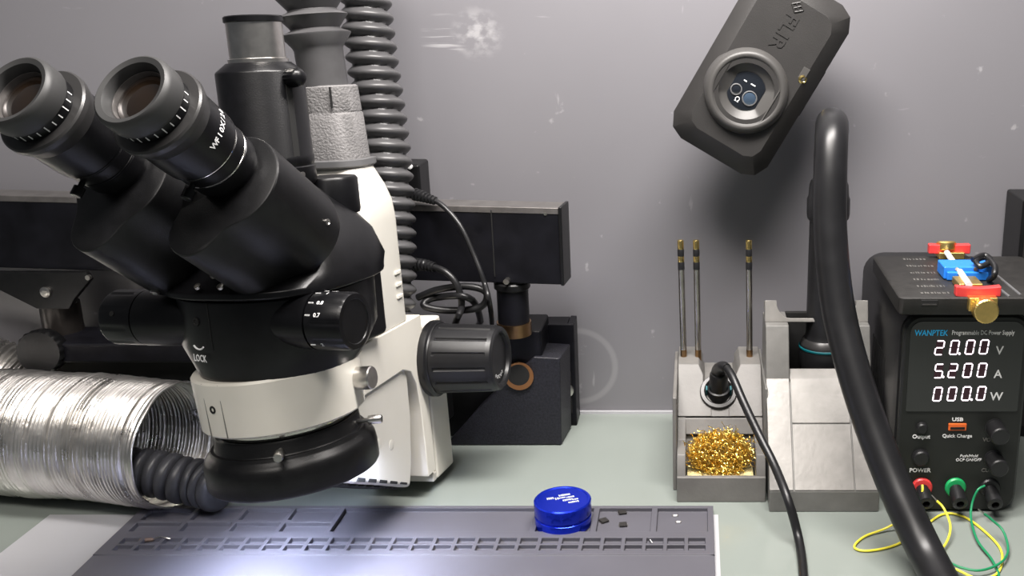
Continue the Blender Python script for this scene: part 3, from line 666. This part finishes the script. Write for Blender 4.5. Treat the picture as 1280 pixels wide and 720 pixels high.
wl = F().rings([ringz(.575, .7), ringz(.575, 1.1), ringz(.55, 1.3)]).build('lens_window', 'glassdark', th)
for (x, y, r, m) in ((-2.5, 6.8, 4.2, 'glassdark'), (-3.2, -4.6, 5.4, 'glassblue')):
    F().lathe([(r, 1.1), (r, 2.0), (r-.7, 2.2), (r-.9, 1.6)], LC+Vector((x, y, 0)), (0, 0, 1), 32, True, False).build('lens_bezel', 'cuff', wl)
    F().lathe([(r-.9, 1.5), (r-1.6, 1.8), (.3, 2.1)], LC+Vector((x, y, 0)), (0, 0, 1), 32).build('lens', m, wl, angle=80)
for (x, y, w_) in ((6.0, -2.0, 3.6), (5.8, 4.2, 2.4)):
    F().box(LC+Vector((x, y, 1.5)), (.9, w_, .6)).build('window_mark', 'ink', wl, .0001)
text('Ω', FT @ frame(LC+Vector((-8.3, 2.6, 1.45)), (.0, -1, 0), (1, 0, 0)), 5, 'ink', wl, 'lettering', depth=.05)
F().box((19, -26.2, 9.6), (9, 5.4, 1.0)).build('lamp_recess', 'camring', th, .0012)
F().lathe([(3.1, 0), (3.1, 1.4), (2.0, 1.9), (1.4, 1.2), (.3, 1.2)], (15, -27.2, 8.6), (0, -.3, 1), 24).build('lamp', 'gold', th)
text('FLIR', FT @ frame((36.5, 1.5, 10.05), (-1, 0, 0), (0, -1, 0)), 13.6, 'camgrey', th, 'lettering', depth=.5, bold=.2, fit=26)
dm = F()
for (a, b) in (((-3.8, 0), (0, 4.5)), ((0, 4.5), (3.8, 0)), ((3.8, 0), (0, -4.5)), ((0, -4.5), (-3.8, 0)), ((-2, -2), (2, 2)), ((-2, 2), (2, -2))):
    dm.cyl((55.0+a[0], 1.5+a[1], 10.1), (55.0+b[0], 1.5+b[1], 10.1), .65, n=8)
dm.build('logo', 'camgrey', th)
F().cyl((6, 0, -13), (6, 0, -28), 11, 9, 28).cyl((6, 0, -28), (6, 0, -34), 9, 7, 28).build('ball_mount', 'blackmatte', th)
pw = FT @ Vector((6, 0, -34)); MB().cyl(pw, (pw.x, WALLY-.004, pw.z), .006, n=20).lathe([(.022, 0), (.022, .004), (.02, .005)], (pw.x, WALLY-.0003, pw.z), (0, -1, 0), 32).build('wall_mount', 'blackmatte', th)

# ------------------------------------------------------------------ hot-air tool, its hose and the grey cradle
hb = WY(1030, 462, .735); htp = WY(1036, 238, .735)
ha = thing('hot_air_gun', 'black hot air handle standing in the grey cradle with its thick hose arching over', 'hot air gun', (hb.x, hb.y, 0))
axh = (htp-hb).normalized(); LH = (htp-hb).length
MB().lathe([(.012, -.030), (.012, -.004), (.0175, .001), (.0190, .006), (.0190, .018), (.0180, .022), (.0150, .026), (.0143, .030), (.0133, LH-.022), (.0150, LH-.020), (.0155, LH-.017), (.0155, LH-.006), (.0146, LH-.004), (.0140, LH+.004), (.0125, LH+.008)], hb, axh, 40).build('handle', 'psu', ha, angle=40)
MB().lathe([(.0191, .0185), (.0195, .019), (.0195, .0200), (.0189, .0204)], hb, axh, 40, False, False).build('accent_ring', 'teal', ha)
MB().lathe([(.0182, .0215), (.0170, .0248), (.0155, .0262)], hb, axh, 40, False, False).build('bevel_ring', 'cuffdark', ha)
hp = [htp+axh*.002, htp+axh*.020, WY(1041, 166, .722), WY(1040, 155, .700), WY(1039.5, 172, .680), WY(1038, 215, .668), WY(1038, 290, .657), WY(1047, 380, .642), WY(1066, 460, .624), WY(1092, 540, .604), WY(1124, 620, .580), WY(1162, 700, .550), WZ(1203, 775, .0135), WZ(1235, 840, .0125), WZ(1270, 930, .0125)]
hose_ = spline(hp, 12)
MB().tube(hose_, .0110, 36).build('hose', 'rubber', ha, angle=80)
# cradle
cr = thing('hot_air_cradle', 'grey wedge-shaped hot air gun cradle between soldering stand and power supply', 'stand', (.09, .70, 0))
CX0, CX1 = .0505, .1262
def prof(x0, x1, pr_, name, m, bev=.0008):
    return MB().prism(pr_, (x0, 0, 0), (0, 1, 0), (0, 0, 1), x1-x0).build(name, m, cr, bev)
yF = WZ(1000, 640).y; zl = WY(1000, 613, yF).z; yS = .700; zS = WY(1000, 473, yS).z
prof(CX0, CX1, [(yF, .0), (yF, zl-.001), (yS-.001, zS-.0025), (yS+.004, zS-.0025), (yS+.004, .050), (.78, .050), (.78, 0)], 'base', 'stationdark')
# face panels on the slope, each a plate of its own
sl = Vector((0, yS-yF, zS-zl)); SLn = sl.length; sl.normalize(); snn = Vector((0, -sl.z, sl.y))
def panel(x0, x1, s0, s1, m='stationgrey'):
    o_ = Vector((0, yF, zl))
    MB().rings([[o_+sl*s0+Vector((x0, 0, 0))-snn*.002, o_+sl*s0+Vector((x1, 0, 0))-snn*.002, o_+sl*s1+Vector((x1, 0, 0))-snn*.002, o_+sl*s1+Vector((x0, 0, 0))-snn*.002],
                [o_+sl*s0+Vector((x0, 0, 0)), o_+sl*s0+Vector((x1, 0, 0)), o_+sl*s1+Vector((x1, 0, 0)), o_+sl*s1+Vector((x0, 0, 0))]]).build('panel', m, cr, .0004)
xl = WY(989, 560, .675).x; xq = CX1-(xl-CX0)
sm_ = SLn*.585
panel(CX0, xl-.0004, 0, SLn); panel(xl+.0004, xq-.0004, 0, sm_-.0004); panel(xl+.0004, xq-.0004, sm_+.0004, SLn); panel(xq+.0004, CX1, 0, SLn)
# pillars and the forked top
zt = WY(1000, 407, .716).z; zu = WY(1000, 378, .724).z
for (a, b) in ((CX0, xl), (xq, CX1)):
    prof(a, b, [(yS, zS-.004), (yS+.0005, zS), (.716, zt), (.75, zt), (.75, .045), (yS+.002, .045)], 'pillar', 'stationdark')
prof(xl, xq, [(yS+.0008, .045), (yS+.0008, zS-.0008), (yS+.009, zS+.0045), (yS+.011, .045)], 'seat_lip', 'stationgrey')
prof(xl, xq, [(.748, .045), (.748, zt), (.752, zt), (.752, .045)], 'back_plate', 'darkhole')
xm = (CX0+CX1)/2; hw = (CX1-CX0)/2; fk = [(-hw, 0), (-hw, zu-zt), (-hw+.0085, zu-zt)]
for k in range(7):
    t = PI/2*k/6; fk.append((-hw+.0085+.010*(1-math.cos(t)), (zu-zt)-(zu-zt-.0028)*math.sin(t)))
fk = fk+[(-x, y) for x, y in reversed(fk)]
MB().prism(fk, (xm, .724, zt), (1, 0, 0), (0, .35, 1), -.012).build('fork_plate', 'stationgrey', cr, .0006)

# ------------------------------------------------------------------ soldering iron stand
SX0, SX1 = WZ(846, 628).x, WZ(957, 628).x; yf = .6600
hd = thing('soldering_stand', 'grey plastic soldering iron stand holding brass wool and spare tips', 'stand', ((SX0+SX1)/2, .70, 0))
def hp_(x0, x1, poly, name, m='holdergrey', bev=.0008):
    return MB().prism(poly, (x0, 0, 0), (0, 1, 0), (0, 0, 1), x1-x0).build(name, m, hd, bev)
zF = WY(900, 597, yf).z; y2, z2 = .705, WY(900, 522, .705).z; y3, z3 = .735, WY(900, 455, .735).z
hp_(SX0, SX1, [(yf, 0), (yf, zF), (yf+.004, zF), (yf+.004, 0)], 'front_wall')
hp_(SX0, SX1, [(yf+.003, 0), (yf+.003, .008), (.69, .008), (.69, 0)], 'tray_floor')
for (a, b) in ((SX0, SX0+.0062), (SX1-.0068, SX1)):
    hp_(a, b, [(yf+.002, 0), (yf+.002, zF), (yf+.010, zF+.013), (y2-.011, zF+.013), (y2-.001, z2), (.73, z2), (.73, 0)], 'side_wall')
hp_(SX0+.005, SX1-.005, [(.689, 0), (.689, .010), (y2-.004, z2-.012), (y2-.001, z2), (.775, z2), (.775, 0)], 'back_block')
hp_(SX0+.005, SX1-.005, [(y2-.0068, z2-.0105), (y2-.001, z2), (y2+.004, z2), (y2+.004, z2-.0105)], 'ledge')
def tower(xa, xb, inner):
    # front outline in (x, slope) with the inner top corner cut away
    o_ = Vector((0, y2, z2)); sv = Vector((0, y3-y2, z3-z2)); S = sv.length; sv.normalize(); nn = Vector((0, -sv.z, sv.y))
    if inner > 0: poly = [(xa, .0008), (xb+.006, .0008), (xb+.006, S*.30), (xb, S*.62), (xb, S*.80), (xb-.0035, S), (xa, S)]
    else: poly = [(xa-.006, .0008), (xb, .0008), (xb, S), (xa+.0035, S), (xa, S*.80), (xa, S*.62), (xa-.006, S*.30)]
    f = [o_+Vector((x, 0, 0))+sv*s for x, s in poly]
    bk = [Vector((p.x, .775, p.z)) for p in f]
    MB().rings([f, bk]).build('tower', 'holdergrey', hd, .0007)
tower(SX0, SX0+.0190, 1); tower(SX1-.0190, SX1, -1)
sv = Vector((0, y3-y2, z3-z2)); SS = sv.length; sv.normalize(); nn = Vector((0, -sv.z, sv.y)); xc = (SX0+SX1)/2-.001
mid = [(SX0+.018, .0008), (SX1-.018, .0008), (SX1-.018, SS*.55), (SX0+.018, SS*.55)]
f = [Vector((x, y2+.0008, z2))+sv*s for x, s in mid]; MB().rings([f, [Vector((p.x, .775, p.z)) for p in f]]).build('middle_block', 'holdergrey', hd)
cc = Vector((xc, y2, z2))+sv*SS*.47
MB().lathe([(.0098, -.012), (.0135, -.012), (.0138, .0015), (.0132, .0026), (.0108, .0028), (.0098, .0015)], cc, nn, 48, False, False).build('iron_socket', 'cuffdark', hd)
MB().lathe([(.0100, -.010), (.0100, -.009)], cc, nn, 32).build('socket_floor', 'darkhole', hd)
MB().bb((SX0-.0030, .678, 0), (SX0-.0002, .775, z3-.004)).build('side_shell', 'holdergrey', hd, .0008)
MB().bb((SX1+.0002, .690, 0), (SX1+.0022, .775, z3-.002)).build('side_shell', 'stationdark', hd, .0006)
tag(MB().bb((SX0+.0072, yf+.0045, .0082), (SX1-.0080, .6872, .0150)).build('cleaning_sponge', 'sponge', None, .0006), 'yellow sponge lying in the front tray of the soldering stand', 'sponge')
# brass wool: a tangle of curled shavings
bw = MB(); wc = Vector(((SX0+SX1)/2-.0005, .6805, .0285))
for k in range(1500):
    while True:
        a = Vector((random.uniform(-1, 1), random.uniform(-1, 1), random.uniform(-1, 1)))
        if a.length < 1 and a.length > .55: break
    c = wc+Vector((a.x*.0242, a.y*.0085, a.z*.0140)); c.y += (c.z-wc.z)*.35
    ax1 = Vector((random.gauss(0, 1), random.gauss(0, 1), random.gauss(0, 1))).normalized(); ax2 = ax1.orthogonal().normalized(); ax3 = ax1.cross(ax2)
    r = random.uniform(.0009, .0022); tw = random.uniform(1.2, 2.6)*PI; pitch = random.uniform(-.0016, .0016); wd = random.uniform(.00022, .00042); n = 11
    vs = []
    for j in range(n):
        t = tw*j/(n-1); p = c+(ax2*math.cos(t)+ax3*math.sin(t))*r+ax1*(pitch*t); p.z = max(p.z, .0156)
        s = ax1*wd*math.cos(t*.7)+(ax2*math.cos(t)+ax3*math.sin(t))*wd*math.sin(t*.7)
        vs += [p-s, p+s]
    bw.add(vs, [(2*j, 2*j+1, 2*j+3, 2*j+2) for j in range(n-1)])
o = bw.build('brass_wool', 'wool', None, flat=True); tag(o, 'tangled golden brass wool ball filling the soldering stand tray', 'brass wool')
# spare tips
def tip(px, top, label):
    b = WY(px[1], 455, .752); t_ = WY(px[0], top, .752); z3_ = z3-.004
    b = b+(b-t_)*((b.z-z3_)/(t_.z-b.z))
    t = thing('soldering_tip', label, 'soldering tip', tuple(b), 'spare soldering tips in the stand')
    a = (t_-b); L = a.length; a.normalize(); r = .0024
    MB().lathe([(r*.9, 0), (r, .001), (r, L-.0225)], b, a, 20).build('shaft', 'tipsteel', t)
    MB().lathe([(r*1.01, .0005), (r*1.02, L*.10)], b, a, 20, False, False).build('heat_stain', 'heattint', t)
    y = L-.0225
    for h, nm, m in ((.0058, 'insulator', 'rubber'), (.0046, 'contact', 'gold'), (.0052, 'insulator', 'rubber'), (.0069, 'contact', 'gold')):
        rr_ = r*1.05 if nm == 'insulator' else r
        MB().lathe([(rr_, y), (rr_, y+h-.0004), (rr_*.9, y+h)], b, a, 20).build(nm, m, t); y += h
tip((850.5, 855), 300, 'leftmost spare soldering tip standing in the grey stand')
tip((870, 873), 300, 'middle spare soldering tip, close beside the leftmost one')
tip((936, 937), 300, 'lone spare soldering tip on the right of the grey stand')
# soldering iron
si = thing('soldering_iron', 'black soldering iron sitting tip down in the grey stand', 'soldering iron', tuple(cc))
ia = (nn+Vector((0, .25, .45))).normalized()
MB().lathe([(.0078, -.010), (.0085, 0), (.0085, .004), (.0072, .0045), (.0068, .0175), (.0060, .0195)], cc, ia, 32).build('grip', 'psu', si)
for s in (-1, 1): MB().box(cc+Vector((s*.0089, -.001, 0))+ia*.001, (.0014, .004, .010), Matrix.Rotation(.6, 3, 'X')).build('grip_strip', 'teal', si, .0004)
ce = cc+ia*.0185
cab = [ce-ia*.003, ce+ia*.004, WD(906, 459, .742), WD(915, 470, .733), WD(929, 502, .722), WD(948, 542, .71), WD(968, 582, .695), WD(985, 625, .675), WZ(998, 672, .0075), WZ(1004, 715, .003), WZ(1006, 780, .003)]
MB().tube(spline(cab, 10), .0030, 16).build('cable', 'rubber', si)
MB().tube(spline(cab, 10)[4:24], .0042, 16, True, lambda i, a: .0058-.0024*i/20).build('strain_relief', 'rubber', si)

# ------------------------------------------------------------------ bench power supply
PYF = WZ(1190, 640).y; PX0 = WY(1119, 600, PYF).x; PX1 = WY(1271, 600, PYF).x; PZ = WY(1200, 394, PYF).z
ps = thing('power_supply', 'black bench power supply with three white digit rows glowing on its screen', 'power supply', ((PX0+PX1)/2, .72, 0))
def rr2(x0, x1, z0_, z1_, k, y, n=6, kb=None):
    out = []; kb = k if kb is None else kb
    for (cx, cz, t0, q) in ((x1-k, z1_-k, 0, k), (x0+k, z1_-k, 90, k), (x0+kb, z0_+kb, 180, kb), (x1-kb, z0_+kb, 270, kb)):
        for j in range(n+1):
            t = math.radians(t0+90*j/n); out.append((cx+q*math.cos(t), y, cz+q*math.sin(t)))
    return out
MB().rings([rr2(PX0-.0012, PX1+.0012, .003, PZ+.0012, .014, PYF+.006), rr2(PX0-.003, PX1+.003, .003, PZ+.003, .016, PYF+.012), rr2(PX0-.003, PX1+.003, .003, PZ+.003, .016, .800)]).build('case', 'psu', ps, angle=40)
pf = MB().rings([rr2(PX0, PX1, .001, PZ, .012, PYF+.008), rr2(PX0, PX1, .001, PZ, .012, PYF+.0016), rr2(PX0+.0016, PX1-.0016, .0026, PZ-.0016, .011, PYF)]).build('front_panel', 'psuface', ps, angle=30)
sides = MB()
for k in range(9): sides.bb((PX0-.0032, .690+k*.006, .05), (PX0-.0026, .693+k*.006, .098))
sides.build('vents', 'darkhole', ps, flat=True)
for x in (PX0+.008, PX1-.008):
    for y in (.665, .785): MB().lathe([(.006, 0), (.006, .0032)], (x, y, 0), (0, 0, 1), 18).build('foot', 'rubber', ps)
PFn = lambda x, y, d=0: WY(x, y, PYF-d)
s0, s1 = PFn(1126, 514), PFn(1262, 402)
sp = MB().rings([rr2(PX0+.0042, PX1-.0042, s0.z, PZ-.0042, .008, PYF+.001, kb=.0012), rr2(PX0+.0042, PX1-.0042, s0.z, PZ-.0042, .008, PYF-.0005, kb=.0012)]).build('screen', 'screen', ps)
def ptxt(s, x, y, hpx, m, align='CENTER', par=None, shear=0, xs=1, bold=0, d=.0002, fit=None):
    p = PFn(x, y, d); sz = hpx*.69/1300/.70
    return text(s, frame(p, (1, 0, 0), (0, 0, 1)), sz*1.02, m, par or pf, 'lettering', align, .0001, shear, xs, bold, fit*.69/1300 if fit else None)
ptxt('WANPTEK', 1164, 416.5, 7.2, 'cyanink', par=sp, d=.0008, shear=.05, bold=.00008, fit=41)
ptxt('Programmable DC Power Supply', 1229, 416, 5.6, 'ink', par=sp, d=.0008, bold=.00003, fit=77)
for (s, x, y) in (('V', 1249.5, 438.5), ('A', 1247.5, 468), ('W', 1245.5, 496)): ptxt(s, x, y, 10.5, 'ink', par=sp, d=.0008, bold=.0001)
SEG = {'0': 'abcdef', '2': 'abged', '5': 'afgcd'}
def digit(ch, x, y, wpx=11.0, hpx=18.4):
    c = PFn(x, y, .0008); k = .70/1300; W_, H_ = wpx*k, hpx*k*1.04; t = .00080; sh = .10
    def pt(u, v): return (c.x+u+v*sh, c.y, c.z+v)
    hw_, hh = W_/2-t/2, H_/2-t/2
    lines = {'a': ((-hw_, hh), (hw_, hh)), 'd': ((-hw_, -hh), (hw_, -hh)), 'g': ((-hw_, 0), (hw_, 0)), 'f': ((-hw_, 0), (-hw_, hh)), 'b': ((hw_, 0), (hw_, hh)), 'e': ((-hw_, -hh), (-hw_, 0)), 'c': ((hw_, -hh), (hw_, 0))}
    q = MB()
    for s in SEG[ch]:
        a, b = Vector(lines[s][0]), Vector(lines[s][1]); dv = (b-a).normalized(); a = a+dv*t*.34; b = b-dv*t*.34; nv = Vector((-dv.y, dv.x))*t/2
        poly = [a, a+dv*t*.4+nv, b-dv*t*.4+nv, b, b-dv*t*.4-nv, a+dv*t*.4-nv]
        f = [Vector(pt(p.x, p.y)) for p in poly]; q.rings([f, [p+Vector((0, -.0002, 0)) for p in f]])
    dgt = q.build('digit', 'led', sp, flat=True)
    q = MB(); f = [Vector(pt(u, v))+Vector((0, .0002, 0)) for u, v in ((-hw_, -hh), (hw_, -hh), (hw_, hh), (-hw_, hh))]; q.rings([f, [p+Vector((0, -.0001, 0)) for p in f]])
    q.build('digit_backing', 'ledoff', sp, flat=True)
def dot(x, y):
    c = PFn(x, y, .0008); MB().lathe([(.0008, 0), (.0008, .0002)], c, (0, -1, 0), 12).build('decimal_point', 'led', sp, flat=True)
for row, (s, xs_, y) in enumerate((('2000', (1174.5, 1193, 1212.5, 1230), 434.2), ('5200', (1173.5, 1191, 1209.5, 1227.5), 463.2), ('0000', (1172, 1190, 1208, 1226.5), 492.2))):
    for ch, x in zip(s, xs_): digit(ch, x, y-(x-1200)*.02)
dot(1199.3, 442); dot(1178.8, 471); dot(1214.3, 499.5)
# usb port, buttons, dials, terminals
up, uq = PFn(1185, 537.5), PFn(1208, 529)
us = MB().bb((up.x, PYF-.0012, up.z), (uq.x, PYF+.0002, uq.z)).build('usb_port', 'orange', pf, .0003)
MB().bb((up.x+.0012, PYF-.0016, up.z+.0010), (uq.x-.0012, PYF-.0010, up.z+.0026)).build('usb_tongue', 'darkhole', us)
ptxt('USB', 1197, 524.5, 4.6, 'ink', bold=.0001, xs=1.25); ptxt('Quick Charge', 1196.5, 545, 4.6, 'ink', bold=.00004)
ptxt('Output', 1151.5, 546, 5.2, 'ink', bold=.0001); ptxt('POWER', 1150, 588, 5.4, 'ink', bold=.0001)
ptxt('VOLTAGE', 1228.5, 550, 5.0, 'inkgrey', 'LEFT', bold=.0001); ptxt('CURRENT', 1226.5, 588, 5.0, 'inkgrey', 'LEFT', bold=.0001)
ptxt('Push/Hold', 1211, 570, 3.8, 'ink', shear=.15); ptxt('OCP ON/OFF', 1210.5, 575, 3.8, 'ink', shear=.15)
def knob(x, y, r, h, name, m='psu', n=36, rb=None):
    c = PFn(x, y); return MB().lathe([(r*1.1, 0), (r*1.1, .001), (r, .0012), (r, h-.0008), (r-.0008, h)], c, (0, -1, 0), n, rib=rb).build(name, m, pf)
knob(1152, 534, .0036, .0035, 'output_button'); knob(1150.5, 571, .0054, .0040, 'power_button')
rk = lambda t, h: (-.0004 if math.sin(t*12) > .5 and .002 < h < .0125 else 0)
for (x, y) in ((1243, 535), (1242, 574)): knob(x, y, .0062, .0150, 'adjust_dial', n=72, rb=rk)
for (x, y, m) in ((1152, 609, 'red'), (1194, 609, 'green'), (1237, 610, 'psu')):
    c = PFn(x, y)
    tm = MB().lathe([(.0072, 0), (.0072, .0012), (.0064, .0022), (.0050, .0024)], c, (0, -1, 0), 32).build('terminal', m, pf)
    hx = lambda t, h: (.0005 if math.sin(t*6) > 0 and .006 < h < .015 else 0)
    MB().lathe([(.0044, .002), (.0044, .005), (.0052, .0055), (.0052, .0160), (.0044, .0165), (.0026, .0166), (.0024, .0120)], c, (0, -1, -.28), 48, rib=hx).build('terminal_post', 'psu', tm)
# test wires
def wire(cps, m, label, name):
    t = thing(name, label, 'wire', tuple(cps[0])); MB().tube(spline(cps, 10), .0008, 10).build('insulation', m, t)
    a, b = cps[-1], cps[-1]+(cps[-1]-cps[-2]).normalized()*.005
    MB().cyl(a, b, .0006, .0005, 8).build('bare_end', 'steel', t); return t
ty = PFn(1153, 606, .0075)
zt_ = .0012
wire([ty, WY(1153, 614, PYF-.010), WY(1149, 628, PYF-.010), WZ(1134, 645, .010), WZ(1108, 660, .003), WZ(1080, 671, zt_), WZ(1068, 684, zt_), WZ(1085, 688.5, zt_), WZ(1120, 681, zt_), WZ(1150, 662, zt_), WZ(1178, 643, zt_), WZ(1205, 646, zt_), WZ(1235, 668, zt_), WZ(1252, 690, zt_), WZ(1248, 715, zt_), WZ(1225, 724, zt_), WZ(1195, 712, zt_+.002), WZ(1172, 706, zt_+.002), WZ(1165, 697, zt_+.002), WZ(1182, 680, .004), WZ(1188, 658, .008), WZ(1180, 636, .013), WZ(1171, 626, .017)], 'yellowwire', 'thin yellow wire running from the red terminal and looping over the desk', 'test_wire')
tg_ = PFn(1231, 607, .0075)
wire([tg_, WY(1222, 613, PYF-.010), WY(1215, 630, PYF-.012), WZ(1214, 650, .006), WZ(1222, 676, .003), WZ(1240, 700, zt_+.001), WZ(1248, 722, zt_), WZ(1228, 735, zt_), WZ(1195, 722, zt_), WZ(1172, 703, zt_+.004), WZ(1178, 699, zt_+.0035), WZ(1200, 709, zt_+.003), WZ(1225, 713, zt_+.003), WZ(1250, 704, zt_+.003), WZ(1260, 688, .004), WZ(1254, 664, .009), WZ(1240, 650, .014), WZ(1230, 642, .018)], 'greenwire', 'thin green wire dangling from the black terminal and curling over the desk', 'test_wire')

# ------------------------------------------------------------------ black case on the power supply
cz0 = PZ+.0035; cz1 = cz0+.0118
kx0, kx1 = WZ(1127, 376, cz1).x, .240; ky0, ky1 = WZ(1190, 372, cz1).y, WZ(1190, 320, cz1).y
cs = thing('plastic_case', 'flat black plastic case lying on top of the power supply', 'case', ((kx0+kx1)/2, (ky0+ky1)/2, cz0))
def kc_(x0, x1, y0, y1, z, k):
    return [(p[0], p[2], z) for p in rr2(x0, x1, y0, y1, k, 0)]
MB().rings([kc_(kx0+.001, kx1, ky0+.001, ky1, cz0, .004), kc_(kx0, kx1, ky0, ky1, cz0+.001, .004), kc_(kx0, kx1, ky0, ky1, cz1-.0008, .004), kc_(kx0+.001, kx1-.001, ky0+.001, ky1-.001, cz1, .004)]).build('shell', 'case', cs, angle=50)
kp = WZ(1170, 379, (cz0+cz1)/2)
p_ = WY(1162, 379, ky0-.0002); MB().bb((p_.x-.0055, ky0-.0004, p_.z-.0022), (p_.x+.0055, ky0+.001, p_.z+.0022)).build('latch_slot', 'darkhole', cs, .0005)
MB().bb((p_.x-.0046, ky0-.0006, p_.z-.0018), (p_.x+.0046, ky0, p_.z-.0004)).build('latch', 'case', cs, .0003)
for k in range(6):
    q = MB(); xx = 1129+k*4.3
    while xx < 1158+k*5.4:
        wl_ = random.uniform(1.2, 3.2); c = WZ(xx, 324+k*8.4, cz1); w_ = wl_*.00052
        q.bb((c.x, c.y-.0022, cz1-.0002), (c.x+w_, c.y+random.uniform(.0006, .0024), cz1+.00015)); xx += wl_+random.uniform(.5, 2.6)
    q.build('worn_print', 'inkgrey', cs, flat=True)
for (a, b) in (((1247, 345), (1276, 369)), ((1238, 352), (1262, 371))):
    A_, B_ = WZ(*a, cz1), WZ(*b, cz1); MB().tube([A_, B_], .0009, 8).build('edge_ridge', 'cuff', cs)
# clamp fixture
cl = thing('spring_clamp', 'small brass clamp with red jaws and a blue block on the black case', 'clamp', tuple(WZ(1205, 350, cz1)))
def bar(px0, px1, hpx, d0, d1, name, m, yy, zb, bow=0):
    a, b = WY(px0[0], px0[1], yy), WY(px1[0], px1[1], yy); n = 12; top = []; bot = []
    for k in range(n+1):
        t = k/n; x = a.x+(b.x-a.x)*t; zb_ = zb-bow*math.sin(PI*t); top.append((x, zb_+hpx)); bot.append((x, zb_))
    poly = top+bot[::-1]
    return MB().prism(poly, (0, yy, 0), (1, 0, 0), (0, 0, 1), -d0).build(name, m, cl, .0008)
yf_ = ky0+.002
zc_ = WY(1223, 371, yf_).z
bar((1195, 364), (1252, 364), .0068, .006, 0, 'jaw', 'red', yf_, zc_, .0012)
MB().bb((WY(1208, 380, yf_).x, yf_-.006, WY(1208, 386, yf_).z), (WY(1244, 380, yf_).x, yf_+.010, zc_+.001)).build('brass_block', 'brass', cl, .0008)
kc2 = WY(1230.5, 387, yf_-.008)
rk2 = lambda t, h: (.0002 if math.sin(t*30) > 0 and h < .006 else 0)
MB().lathe([(.0072, -.004), (.0078, -.003), (.0078, .005), (.0070, .0058)], kc2, (0, -1, .05), 90, rib=rk2).build('knob', 'brass', cl)
yb_ = ky0+.045; zb_ = cz1+.0030
q0 = WY(1205, 341, yb_); 
MB().bb((WY(1178, 340, yb_).x, yb_-.004, cz1+.0004), (WY(1238, 340, yb_).x, yb_+.016, cz1+.0092)).build('blue_block', 'bluep', cl, .0010)
MB().bb((WY(1184, 340, yb_-.006).x, yb_-.007, cz1+.0004), (WY(1236, 340, yb_-.006).x, yb_-.003, cz1+.0062)).build('blue_block', 'bluep', cl, .0008)
for x in (1196, 1219): c = WY(x, 339, yb_-.0045); MB().lathe([(.0013, 0), (.0013, .001)], (c.x, yb_-.004, cz1+.0078), (0, -1, 0), 12).build('rivet', 'steel', cl)
ye = ky1-.008
bar((1161, 318), (1213, 318), .0070, .006, 0, 'jaw', 'red', ye, cz1+.0035, .0003)
MB().bb((WY(1172, 325, ye).x, ye-.004, cz1+.0003), (WY(1204, 325, ye).x, ye+.010, cz1+.0055)).build('brass_block', 'brass', cl, .0008)
MB().lathe([(.0068, 0), (.0072, .0006), (.0072, .005), (.006, .006)], (WY(1184, 315, ye).x, ye+.004, cz1+.0060), (0, .2, 1), 40).build('knob', 'brass', cl)
MB().bb((WY(1196, 356, ky0+.02).x, ky0+.014, cz1+.0003), (WY(1226, 356, ky0+.02).x, ky0+.034, cz1+.005)).build('brass_block', 'brass', cl, .0008)
r0_ = Vector((WY(1184, 322, ye-.006).x, ye-.004, cz1+.0055)); r1_ = Vector((WY(1214, 364, yf_).x, yf_+.006, cz1+.0060))
MB().cyl(r0_, r1_, .0021, n=16).build('guide_rod', 'ink', cl)
cw = [WD(1216, 325, .70), WD(1230, 319, .705), WD(1238, 326, .70), WD(1226, 333, .695), WD(1220, 326, .70), WD(1232, 322, .705), WD(1243, 332, .69), WD(1243, 344, .685), WZ(1236, 350, cz1+.002)]
for c in cw: c.z = max(c.z, cz1+.002)
cc_ = thing('coiled_cord', 'small black cord looped beside the blue block on the case', 'cord', tuple(cw[-1]))
MB().tube(spline(cw, 10), .0020, 10).build('cord', 'rubber', cc_)
# dark upright box at the frame's right edge
rb_ = thing('black_cabinet', 'black box whose edge shows at the far right beside the power supply', 'box', (.30, .76, 0))
xb_ = WY(1275, 300, .77).x
MB().bb((xb_, .77, 0), (xb_+.09, .815, WY(1275, 250, .77).z)).build('shell', 'blackmatte', rb_, .002)
MB().bb((xb_+.003, .769, .01), (xb_+.087, .7705, WY(1275, 256, .77).z)).build('front_plate', 'case', rb_)
